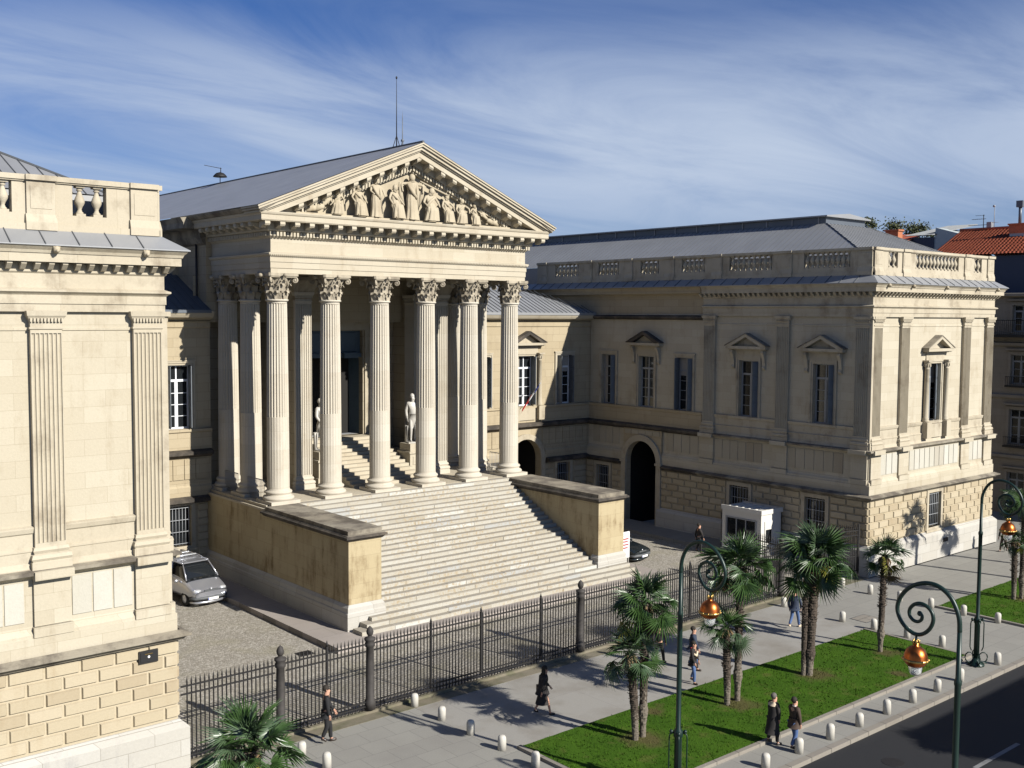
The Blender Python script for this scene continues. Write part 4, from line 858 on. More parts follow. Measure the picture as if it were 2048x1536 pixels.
# pediment
TOP, SL = 22.75, .411
def clip(poly, a, b, c):   # keep a*x+b*z>=c
    o = []
    for i in range(len(poly)):
        p, q = poly[i], poly[(i+1) % len(poly)]; dp, dq = a*p[0]+b*p[1]-c, a*q[0]+b*q[1]-c
        if dp >= 0: o.append(p)
        if dp*dq < 0: t = dp/(dp-dq); o.append((p[0]+(q[0]-p[0])*t, p[1]+(q[1]-p[1])*t))
    return o
def rake(mb, s_, a, b, y0, y1, xe, zmin=18.72):
    P = [(PC, TOP-b), (PC, TOP-a), (PC+s_*xe, TOP-a-SL*xe), (PC+s_*xe, TOP-b-SL*xe)]
    P = clip(P, 0, 1, zmin)
    if len(P) > 2: mb.prism(P, y0, y1, 1)
mb = MB()
for s_ in (-1, 1):
    rake(mb, s_, 0, .08, 44.84, 46.6, 9.26, 18.5); rake(mb, s_, .08, .2, 44.9, 46.6, 9.2, 18.5); rake(mb, s_, .2, .36, 45.0, 46.6, 9.1, 18.5); rake(mb, s_, .36, .44, 45.1, 46.6, 8.98, 18.72)
    rake(mb, s_, .44, .72, 45.18, 46.6, 8.9); rake(mb, s_, .72, .78, 45.75, 46.6, 8.6); rake(mb, s_, .78, 1.06, 45.8, 46.6, 8.5); rake(mb, s_, 1.06, 1.38, 46.0, 46.6, 8.4)
    for i in range(12):
        x = .0+(i)*.76+(.0 if i else 0)
        if i == 0 and s_ > 0: continue
        z = TOP-.72-SL*x
        if z-.35 < 18.75: continue
        q = MD; sh = Matrix.Identity(4); sh[2][0] = -SL*s_
        mb.merge(q, Matrix.Translation((PC+s_*x, 46.1, z-18.295)) @ sh)
    for i in range(46):
        x = .1+i*.18; z = TOP-1.08-SL*x
        if z-.24 < 18.75: continue
        mb.prism([(PC+s_*(x-.055), z+SL*.055), (PC+s_*(x+.055), z-SL*.055), (PC+s_*(x+.055), z-SL*.055-.22), (PC+s_*(x-.055), z+SL*.055-.22)], 45.84, 46.0, 1)
PD = mb.build('pediment', 'port', CH)
mb = MB(); hw = (TOP-1.3-18.7)/SL; mb.add([(PC-hw, 46.2, 18.7), (PC+hw, 46.2, 18.7), (PC, 46.2, TOP-1.3)], [(0, 1, 2)]); mb.build('tympanum', 'carved', CH)
# main roof and body behind
mb = MB()
for s_ in (-1, 1):
    e = PC+s_*9.3; mb.add([(e, 44.86, TOP-SL*9.3+.03), (PC, 44.86, TOP+.03), (PC, 84, TOP+.03), (e, 84, TOP-SL*9.3+.03)], [(0, 1, 2, 3)])
mb.tube([(PC, 44.86, TOP+.04), (PC, 84, TOP+.04)], .07, 6, 1, False)
RF = mb.build('roof', ['zinc', 'seam'], CH)
mb = MB(); mb.box(23.75, 40.35, 52.62, 83, 13.5, 18.0)
mb.box(23.45, 23.75, 56.2, 60, 13.5, 18.0)
mb.build('upper_wall', 'court', CH)
mb = MB(); mb.mould([(23.75, 83), (23.75, 52.62)], [(0, 17.5), (.15, 17.6), (.3, 17.9), (.35, 18.3), (1.2, 18.32), (1.2, 18.6), (1.35, 18.85), (0, 19.0)]); mb.build('eaves_gutter', 'ledge', CH); mb = MB(); mb.mould([(40.35, 52.62), (40.35, 83)], [(0, 17.5), (.15, 17.6), (.3, 17.9), (.35, 18.3), (1.2, 18.32), (1.2, 18.6), (1.35, 18.85), (0, 19.0)])
mb.build('eaves_gutter', 'ledge', CH); mb = MB(); mb.mould([(24.05, 52.6), (24.05, 44.95)], [(1.02, 18.7), (1.1, 18.72), (1.24, 18.86), (1.26, 18.92), (.3, 19.1)]); mb.build('eaves_gutter', 'ledge', CH); mb = MB(); mb.mould([(40.05, 44.95), (40.05, 52.6)], [(1.02, 18.7), (1.1, 18.72), (1.24, 18.86), (1.26, 18.92), (.3, 19.1)])
mb.build('eaves_gutter', 'ledge', CH)
mb = MB()
for i in range(8): mb.box(23.36, 23.42, 57.0+i*.42, 57.05+i*.42, 14.6, 16.6)
mb.box(23.37, 23.43, 56.9, 60.1, 15.5, 15.56); mb.box(23.43, 23.46, 56.9, 60.1, 14.6, 16.6, 1)
mb.build('grille', ['iron', 'panel'], CH)
mb = MB(); mb.tube([(23.66, 53.6, 12.9), (23.66, 53.6, 17.6)], .06, 8); mb.build('downpipe', 'iron', CH)
# cella: side walls, antae, back wall with door, inner stair
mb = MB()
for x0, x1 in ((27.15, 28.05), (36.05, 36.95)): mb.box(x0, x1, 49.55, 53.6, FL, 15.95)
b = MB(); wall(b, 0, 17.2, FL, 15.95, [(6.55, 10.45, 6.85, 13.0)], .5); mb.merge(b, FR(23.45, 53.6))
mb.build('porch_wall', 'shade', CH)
ANT = fluted_pilaster(.95, FL+.62, 14.6, out=.2, nf=7).mesh('anta', 'shaft')
for x in (27.6, 36.5): put(ANT, 'anta', CH, loc=(x, 49.55, 0))
for x, r_ in ((36.05, -90), (28.05, 90)):
    for y in (51.6,): put(ANT, 'anta', CH, loc=(x, y, 0), rot=R(r_))
for x in (27.6, 36.5): mb = MB(); mb.mould([(x-.5, 50.5), (x-.5, 49.35), (x+.5, 49.35), (x+.5, 50.5)], [(0, 14.7), (.05, 15.0), (.2, 15.5), (.28, 15.7), (.28, 15.9), (0, 15.9)]); mb.build('anta_capital', 'cap', CH)
mb = MB(); mb.box(-2.25, -1.95, -.1, .3, 0, 6.2); mb.box(1.95, 2.25, -.1, .3, 0, 6.2); mb.box(-2.25, 2.25, -.1, .3, 6.2, 6.55); mb.box(-2.5, 2.5, -.35, 0, 6.55, 6.8)
DR = mb.build('doorway', 'trim', CH, loc=(PC, 53.6, 6.85))
mb = MB(); mb.box(-1.95, 1.95, .3, .42, 4.72, 6.2); mb.frus(-1.6, -.1, .27, .3, 4.9, 6.05, .05); mb.frus(.1, 1.6, .27, .3, 4.9, 6.05, .05); mb.box(.55, 1.45, -.1, .3, 4.55, 4.85); mb.box(-1.95, .55, .12, .3, 4.58, 4.82); mb.box(1.45, 1.95, .12, .3, 4.58, 4.82); mb.build('transom_panel', 'door', DR)
for s_ in (-1, 1):
    mb = MB(); mb.box(0, 1.0, -.04, .04, 0, 4.55)
    for q in range(4): mb.frus(.12, .88, -.08, -.04, .2+q*1.08, 1.15+q*1.08, .03)
    o = mb.build('door_leaf', 'door', DR, loc=(s_*1.92, .34, 0)); o.rotation_euler = (0, 0, R(107) if s_ > 0 else R(73))
    hd = MB(); hd.ell((.9, -.1, 2.0), (.05, .05, .05), 8, rings=6); hd.build('handle', 'brass', o)
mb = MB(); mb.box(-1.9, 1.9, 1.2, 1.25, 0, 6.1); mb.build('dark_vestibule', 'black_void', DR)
mb = MB()
n = 13; rs = (6.85-FL)/n
for i in range(n): mb.box(29.75, 34.35, 47.95+i*.38, 53.9, FL+i*rs+(0 if i == 0 else .0), FL+(i+1)*rs)
mb.build('inner_stair', 'port', CH)
for s_ in (-1, 1):
    x = PC+s_*2.95; mb = MB()
    mb.box(x-.55, x+.55, 49.5, 53.6, FL, 6.05); mb.box(x-.62, x+.62, 49.43, 50.7, 6.05, 6.16); mb.box(x-.5, x+.5, 49.55, 50.6, 6.16, 6.6); mb.box(x-.62, x+.62, 49.43, 50.7, FL, FL+.45)
    mb.frus(x-.36, x+.36, 49.47, 49.5, FL+.65, 5.9, .02)
    mb.build('statue_pedestal', 'port', CH)
# grand stair
mb = MB(); TR = (45.95-37.45)/NST; sq_ = random.Random(11)
for i in range(NST):
    x0, x1 = (23.62+.45*i, 40.7-.05*i) if i < 4 else (25.28, 38.62)
    y0 = 37.45+i*TR; zt = .45+(i+1)*RISE; x = x0; mb.box(max(x0, 25.28)+.02, min(x1, 38.62)-.02, y0+.2, 46.3, zt-RISE-.03, zt-.02)
    while x < x1-.01:
        e = x+sq_.uniform(1.0, 2.5); e = x1 if x1-e < .7 else e; jy = sq_.uniform(-.014, .014); jz = sq_.uniform(-.007, .005); t_ = sq_.uniform(-.006, .006); c = .018*sq_.uniform(.5, 1.6)
        yb = min(y0+TR+.12, 46.2) if i > 3 else min(y0+TR+.4, 38.49+i*.01); a, b = x+.004, e-.004; zb = zt-RISE-.04
        mb.add([(a, y0+jy, zb), (b, y0+jy+t_, zb), (b, yb, zb), (a, yb, zb), (a, y0+jy, zt+jz-c), (b, y0+jy+t_, zt+jz-c), (a, y0+jy+c, zt+jz), (b, y0+jy+c+t_, zt+jz), (b, yb, zt+jz+.002), (a, yb, zt+jz+.002)], [(0, 1, 5, 4), (4, 5, 7, 6), (6, 7, 8, 9), (0, 4, 6, 9, 3), (1, 2, 8, 7, 5), (3, 9, 8, 2), (0, 3, 2, 1)])
        x = e
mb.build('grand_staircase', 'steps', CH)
for s_ in (-1, 1):
    x0, x1 = (23.62, 25.28) if s_ < 0 else (38.62, 40.5)
    mb = MB(); mb.box(x0, x1, 38.5, 46.0, .4, 4.32); CK = mb.build('cheek_wall', 'cheek', CH)
    mb = MB(); mb.mould([(x1, 38.5), (x1, 38.9)][::-1] if False else [(x0, 53), (x0, 38.5), (x1, 38.5), (x1, 38.95)] if s_ < 0 else [(x0, 38.95), (x0, 38.5), (x1, 38.5), (x1, 53)], [(.14, .4), (.14, 1.2), (.1, 1.24), (.1, 1.42), (.0, 1.56)]); mb.build('socle', 'plinth', CK)
    mb = MB(); mb.mould([(x0, 46.2), (x0, 38.5), (x1, 38.5), (x1, 46.2)], [(0, 4.28), (.04, 4.3), (.12, 4.4), (.2, 4.42), (.2, 4.5), (.12, 4.54)], 1)
    mb.box(x0-.12, x1+.12, 38.38, 46.0, 4.45, 4.56); mb.box(x0-.03, x1+.03, 38.5, 46.0, 4.56, 4.74); mb.build('coping', ['ledge', 'black'], CK)
# porch side walls below floor (yellow stained, continues from the cheek)
MB().box(23.62, 23.67, 46.0, 52.5, 1.4, 4.5).build('podium_face', 'cheek', CH); MB().box(40.45, 40.5, 46, 52.5, 1.4, 4.5).build('podium_face', 'cheek', CH)
# relics on the roof
mb = MB(); mb.tube([(PC, 47.3, 22.75), (PC, 47.3, 26.4)], [.035, .012], 6); mb.tube([(PC-.25, 47.3, 22.7), (PC, 47.3, 23.4)], .02, 5); mb.tube([(PC+.25, 47.3, 22.7), (PC, 47.3, 23.4)], .02, 5); mb.ell((PC, 47.3, 26.4), (.05, .05, .08), 8)
tag(mb.build('lightning_rod', 'iron'), 'tall thin lightning rod on the ridge above the pediment', 'rod')
mb = MB(); mb.lathe([(.36, 0), (.2, .35), (.1, .75), (.04, 1.0), (.09, 1.08), (.09, 1.14), (.03, 1.2), (.02, 2.3), (.0, 2.75)], 10, (33.25, 48.5, 22.3)); tag(mb.build('roof_finial', 'zincd'), 'dark zinc cone finial with a spike behind the pediment apex', 'finial')
mb = MB(); mb.tube([(PC, 68.6, 22.75), (PC, 68.6, 23.5)], .03, 6); mb.lathe([(.48, 0), (.42, .1), (.27, .25), (.05, .32)], 14, (PC, 68.6, 23.22)); mb.tube([(PC-1.3, 68.2, 23.85), (PC+.1, 68.6, 23.8)], .02, 5); mb.tube([(PC+.05, 68.6, 23.5), (PC+.05, 68.6, 23.85)], .03, 5)
tag(mb.build('siren', 'iron'), 'small dome-shaped warning siren on a short mast on the main roof ridge', 'siren')
mb = MB(); mb.box(26.0, 28.6, 46.9, 46.98, 20.6, 20.7); 
for i in range(9): mb.box(24.6+i*.0, 24.9, 60, 60.3, 19.5, 19.6) if False else None
# low rails at the porch ends
for x, lb in ((24.2, 'pale iron railing between the columns at the near end of the porch'), (39.9, 'iron railing between the columns at the far end of the porch')):
    for k, (y0, y1) in enumerate(((47.25, 49.0), (50.1, 51.55))):
        mb = MB(); n = int((y1-y0)/.13)
        for i in range(n+1): y = y0+(y1-y0)*i/n; mb.tube([(x, y, FL), (x, y, FL+1.05)], .014, 5)
        mb.tube([(x, y0, FL+1.05), (x, y1, FL+1.05)], .025, 6); mb.tube([(x, y0, FL+.12), (x, y1, FL+.12)], .018, 6)
        mb.build('railing', 'frame', CH)
# ---------------------------------------------------------------- figures: skinned skeletons
def skin(name, joints, edges, radii, mat, parent=None, sub=1, root=0, mw=None, mirror=None):
    me = bpy.data.meshes.new(name); me.from_pydata([tuple(j) for j in joints], edges, []); o = bpy.data.objects.new(name, me); COL.objects.link(o)
    md = o.modifiers.new('s', 'SKIN'); md.use_smooth_shade = True
    for i, r_ in enumerate(radii):
        sv = me.skin_vertices[0].data[i]; sv.radius = r_ if hasattr(r_, '__len__') else (r_, r_); sv.use_root = (i == root)
    ss = o.modifiers.new('u', 'SUBSURF'); ss.levels = sub; ss.render_levels = sub
    dgp = bpy.context.evaluated_depsgraph_get(); nm = bpy.data.meshes.new_from_object(o.evaluated_get(dgp)); nm.name = name
    bpy.data.objects.remove(o); bpy.data.meshes.remove(me)
    nm.materials.clear(); nm.materials.append(M[mat]); 
    for p_ in nm.polygons: p_.use_smooth = True; p_.material_index = 0
    return put(nm, name, parent, mw=mw) if parent is not None or mw is not None else put(nm, name)
def pose(stride=.3, lean=0, arms=((.12, 10, 20), (-.12, 10, 20)), lift=.12, W=1.0, back_leg=1):
    """joints for a 1.75 m figure facing -Y; arms: (swing forward, out deg, elbow bend)"""
    J = {}; J['pel'] = Vector((0, 0, .95)); J['waist'] = Vector((0, -.01-lean*.1, 1.12)); J['chest'] = Vector((0, .0-lean*.25, 1.32)); J['neck'] = Vector((0, -.01-lean*.42, 1.49)); J['jaw'] = Vector((0, -.025-lean*.47, 1.58)); J['head'] = Vector((0, -.005-lean*.5, 1.68))
    for s_, n_ in ((-1, 'l'), (1, 'r')):
        f = stride*(1 if s_ == back_leg else -1)   # + = backwards (y+)
        J[n_+'hip'] = Vector((s_*.095, 0, .9)); J[n_+'knee'] = Vector((s_*.1, f*.35-.06, .5+(.01 if f > 0 else 0))); J[n_+'ank'] = Vector((s_*.1, f*.85, .09+(lift if f > 0 and stride > .1 else 0)))
        t = J[n_+'ank']; J[n_+'toe'] = t+(Vector((s_*.02, -.12, -.12)) if f > 0 and stride > .1 else Vector((s_*.03, -.17, -.055)))
        if J[n_+'toe'].z < .03: J[n_+'toe'].z = .03
        sw, ou, be = arms[0 if s_ < 0 else 1]; sh = Vector((s_*.19*W, -lean*.35, 1.43)); J[n_+'sh'] = sh
        o = math.sin(R(ou)); el = sh+Vector((s_*.28*o, -sw, -.28*math.cos(R(ou)))); J[n_+'el'] = el
        bb = R(be*.6); J[n_+'wr'] = el+Vector((-s_*.03, -.25*math.sin(bb)-sw*.3, -.25*math.cos(bb))); dr = (J[n_+'wr']-el).normalized(); J[n_+'pa'] = J[n_+'wr']+dr*.07
    return J
BODY_E = [('pel', 'waist'), ('waist', 'chest'), ('chest', 'neck'), ('neck', 'jaw'), ('jaw', 'head')]+[(s+a, s+b) for s in 'lr' for a, b in (('hip', 'knee'), ('knee', 'ank'), ('ank', 'toe'), ('sh', 'el'), ('el', 'wr'), ('wr', 'pa'))]+[('pel', 'lhip'), ('pel', 'rhip'), ('chest', 'lsh'), ('chest', 'rsh')]
BR = dict(pel=(.14, .11), waist=(.125, .095), chest=(.15, .11), neck=.055, jaw=(.072, .082), head=(.082, .098), hip=.085, knee=.058, ank=.034, toe=.022, sh=.06, el=.042, wr=.028, pa=(.035, .018))
def rad(n, k=1, add=0):
    r_ = BR[n] if n in BR else BR[n[1:]]; return tuple(x*k+add for x in r_) if hasattr(r_, '__len__') else r_*k+add
def sub_skin(name, J, names, mat, parent, k=1, add=.015, over={}, sub=1, edges=None):
    ed = [(names.index(a), names.index(b)) for a, b in (edges or BODY_E) if a in names and b in names]
    return skin(name, [J[n] for n in names], ed, [over.get(n, rad(n, k, add)) for n in names], mat, parent, sub)
def full_body(J, mat, parent, fingers=True, name='body', k=1.0, skirt=None):
    names = ['pel', 'waist', 'chest', 'neck', 'jaw', 'head']+[s+x for s in 'lr' for x in ('hip', 'knee', 'ank', 'toe', 'sh', 'el', 'wr', 'pa')]
    js = [J[n] for n in names]; ed = [(names.index(a), names.index(b)) for a, b in BODY_E]; ra = [rad(n, k) for n in names]
    nose = J['jaw']+Vector((0, -.10, .035)); js.append(nose); ed.append((names.index('jaw'), len(js)-1)); ra.append(.012)
    if fingers:
        for s_, sg in (('l', -1), ('r', 1)):
            pa = J[s_+'pa']; d = (pa-J[s_+'wr']).normalized(); sd_ = Vector((0, 1, 0)); sd_ = (sd_-d*sd_.dot(d)).normalized()
            for q, (of, ln) in enumerate(((-.028, .065), (-.01, .075), (.01, .07), (.027, .055))):
                b = len(js); js += [pa+sd_*of+d*.03, pa+sd_*of+d*(.03+ln)+Vector((-sg*.015, 0, 0))]; ed += [(names.index(s_+'pa'), b), (b, b+1)]; ra += [.009, .007]
            b = len(js); js += [J[s_+'wr']+d*.035-sd_*.035, J[s_+'wr']+d*.085-sd_*.05]; ed += [(names.index(s_+'wr'), b), (b, b+1)]; ra += [.011, .008]
    return skin(name, js, ed, ra, mat, parent, 1)
def loft(rings, n=20, mi=0, fold=0, closed=True):
    mb = MB(); v = []
    for k_, (c, rx, ry) in enumerate(rings):
        for i in range(n):
            a = 2*math.pi*i/n; f = 1+fold*math.sin(a*7+k_*.4)*(k_/len(rings)); v.append((c[0]+rx*math.cos(a)*f, c[1]+ry*math.sin(a)*f, c[2]))
    f = [(j*n+i, j*n+(i+1) % n, (j+1)*n+(i+1) % n, (j+1)*n+i) for j in range(len(rings)-1) for i in range(n)]
    mb.add(v, f, mi, True); mb.f.append(list(range(n))); mb.m.append(mi); mb.s.append(True); mb.f.append([len(v)-1-i for i in range(n)]); mb.m.append(mi); mb.s.append(True)
    return mb
def person(label, loc, head, h, J, top='suit', bottom='suit', hair='hairb', shoe='shoe', coat=None, skirt=None, group=None, hairlong=False, extra=None):
    E = empty('person', label, 'person', loc, R(head), group); E.scale = (h/1.75,)*3
    full_body(J, 'skin', E)
    arms_ = [s+x for s in 'lr' for x in ('sh', 'el', 'wr')]
    sub_skin('jacket', J, ['pel', 'waist', 'chest', 'neck']+arms_, top, E, add=.022, over={'neck': .068, 'lwr': .047, 'rwr': .047, 'pel': (.16, .13)})
    if skirt:
        z1 = skirt; mb = loft([((0, 0, 1.08), .15, .115), ((0, .0, .9), .185, .15), ((0, .0, (z1+.9)/2), .2, .2), ((0, .01, z1), .23, .26)], fold=.05); mb.build('skirt', bottom, E)
    else:
        sub_skin('trousers', J, ['pel']+[s+x for s in 'lr' for x in ('hip', 'knee', 'ank')], bottom, E, add=.02, over={'lank': .062, 'rank': .062, 'pel': (.15, .12)})
    if coat:
        mb = loft([((0, -.0, 1.47), .1, .08), ((0, -.0, 1.42), .2, .13), ((0, 0, 1.2), .19, .15), ((0, 0, 1.0), .2, .17), ((0, .01, (coat+1)/2), .22, .21), ((0, .02, coat), .25, .26)], fold=.03); mb.build('coat_skirt', top, E)
    for s_ in 'lr':
        a, t = J[s_+'ank'], J[s_+'toe']; skin('shoe', [a+Vector((0, .05, -.05)), a+Vector((0, -.03, -.045)), t+Vector((0, -.015, .005))], [(0, 1), (1, 2)], [.048, .056, .046], shoe, E, 1)
    hd = J['head']; mb = MB()
    mb.ell((hd.x, hd.y+.022, hd.z+.018), (.098, .108, .105), 14)
    if hairlong: mb.ell((hd.x, hd.y+.06, hd.z-.1), (.1, .07, .13), 12)
    mb.build('hair', hair, E)
    for s_ in (-1, 1): MB().ell((s_*.032, J['jaw'].y-.078, J['jaw'].z+.062), (.011, .008, .008), 6, rings=4).build('eye', 'eye', E)
    for s_ in (-1, 1): MB().ell((s_*.088, hd.y+.0, hd.z-.035), (.014, .022, .034), 6, rings=5).build('ear', 'skin', E)
    if extra: extra(E, J)
    return E
P0 = pose(.32)
person('man in a black suit walking beside the near end of the iron fence', (16.55+.8, 29.68, 0), 65, 1.88, pose(.16, 0, ((.02, 8, 15), (.10, 8, 45)), back_leg=-1), 'suit', 'suit', 'hairb', extra=lambda E, J: loft([((0, 0, 1.0), .19, .155), ((0, 0, .93), .2, .17), ((0, 0, .8), .2, .18)], fold=.02).build('jacket_tail', 'suit', E))
def bagf(E, J):
    mb = MB(); mb.box(.2, .34, -.15, .12, .72, 1.02); mb.build('handbag', 'brown', E); mb = MB(); mb.tube([(.2, 0, 1.02), (.16, -.02, 1.46), (.3, .03, 1.02)], .012, 5); mb.build('bag_strap', 'brown', E)
    mb = MB(); mb.prism([(.22, .62), (.3, .62), (.3, .8), (.22, .8)], -.2, -.05, 1); mb.build('scarf_end', 'bag', E)
person('woman in a flared black coat striding across the open promenade with a shoulder bag', (24.42, 26.99, 0), 70, 1.72, pose(.30, .15, ((-.16, 14, 10), (.1, 10, 60))), 'coat', 'coat', 'hairb', coat=.78, skirt=.42, hairlong=True, extra=bagf)
def collar(E, J): loft([((0, .0, 1.5), .075, .075), ((0, .03, 1.44), .17, .12), ((0, .05, 1.38), .17, .10)]).build('collar', 'cream', E); MB().prism([(.16, .5), (.36, .5), (.34, .85), (.2, .85)], -.16, -.05, 1).build('carrier_bag', 'yel', E)
person('grey-haired person in a long black coat with a cream collar walking on the kerbside path', (28.5, 20.28, 0), 80, 1.70, pose(.14, .05, ((.02, 8, 15), (.05, 12, 25))), 'coat', 'coat', 'hairg', coat=.42, extra=collar)
def wc(E, J): loft([((0, .0, 1.53), .062, .062), ((0, .0, 1.47), .075, .07)]).build('shirt_collar', 'whitec', E); loft([((0, 0, 1.1), .2, .15), ((0, 0, .95), .215, .175), ((0, .01, .78), .23, .2)], fold=.03).build('jacket_tail', 'brown', E)
person('dark-haired person in a brown jacket and blue jeans beside the kerbside bollards', (28.68, 19.6, 0), 75, 1.72, pose(.2, 0, ((.03, 10, 20), (.08, 10, 40)), back_leg=-1), 'brown', 'jean', 'hairb', extra=wc)
def reds(E, J): MB().prism([(.04, .75), (.2, .78), (.18, 1.45), (.06, 1.45)], .1, .15, 1).build('scarf', 'redc', E); MB().tube([(-.17, -.1, 1.3), (-.05, -.16, 1.2), (.1, -.15, 1.35)], .05, 6).build('shawl', 'cream', E); loft([((0, 0, 1.1), .19, .15), ((0, 0, .95), .2, .16), ((0, .01, .8), .21, .18)]).build('jacket_tail', 'coat', E)
person('woman in a dark jacket with a red scarf and jeans behind the lamp post', (30.99, 25.74, 0), 20, 1.62, pose(.12, .05, ((.05, 12, 30), (.05, 10, 30))), 'coat', 'jean', 'hairb', extra=reds)
person('man in a navy jacket walking just behind the woman with the red scarf', (32.2, 26.75, 0), 40, 1.72, pose(.2), 'jacket', 'suit', 'hairb', coat=.85)
person('person in dark clothes striding between the fence and the near pair of palms', (31.6, 28.0, 0), 110, 1.68, pose(.36), 'coat', 'suit', 'hairb')
person('person in a blue top and pale blue jeans half hidden by the double palm trunk', (40.15, 27.55, 0), 100, 1.74, pose(.34), 'jacket', 'jean', 'hairb', shoe='cream', coat=.86)
person('distant person in dark clothes standing in the shaded courtyard', (47.88, 39.5, .2), 60, 1.72, pose(.12), 'coat', 'suit', 'hairb')
person('distant person in brown trousers at the street corner behind the last palm', (63.2, 28.8, 0), 250, 1.7, pose(.22), 'coat', 'brown', 'hairb')
# marble statues on the inner pedestals
def statue(x, y, z, flip, label):
    E = empty('statue', label, 'statue', (x, y, z), R(-14*flip)); E.scale = (1.56,)*3
    J = pose(.06, -.12, ((-.03, 12, 18), (.05, 14, 70)) if flip > 0 else ((.05, 14, 70), (-.03, 12, 18)), lift=0)
    full_body(J, 'marble', E, k=1.06)
    sub_skin('coat', J, ['pel', 'waist', 'chest', 'neck']+[s+a for s in 'lr' for a in ('sh', 'el', 'wr')], 'marble', E, add=.02, over={'pel': (.17, .14)})
    loft([((0, .0, 1.05), .16, .13), ((0, .03, .85), .19, .15), ((0, .08, .6), .17, .12), ((0, .1, .5), .15, .08)], fold=.06).build('coat_tail', 'marble', E)
    MB().ell((0, J['head'].y+.02, J['head'].z+.01), (.1, .11, .11), 12).build('hair', 'marble', E)
    mb = MB(); mb.box(-.24, .24, -.22, .22, -.03, .02); mb.lathe([(.07, .02), (.06, .5), (.07, .62)], 10, (-.2, .12, 0)); mb.tube([(-.2, .0, .62), (-.2, .06, .1)], .02, 6); mb.build('base', 'marble', E)
statue(PC+2.98, 50.05, 6.64, 1, 'white marble statue of a man right of the inner stair, beside the fourth column')
statue(PC-2.98, 50.05, 6.64, -1, 'white marble statue half hidden left of the inner stair, behind the second column')
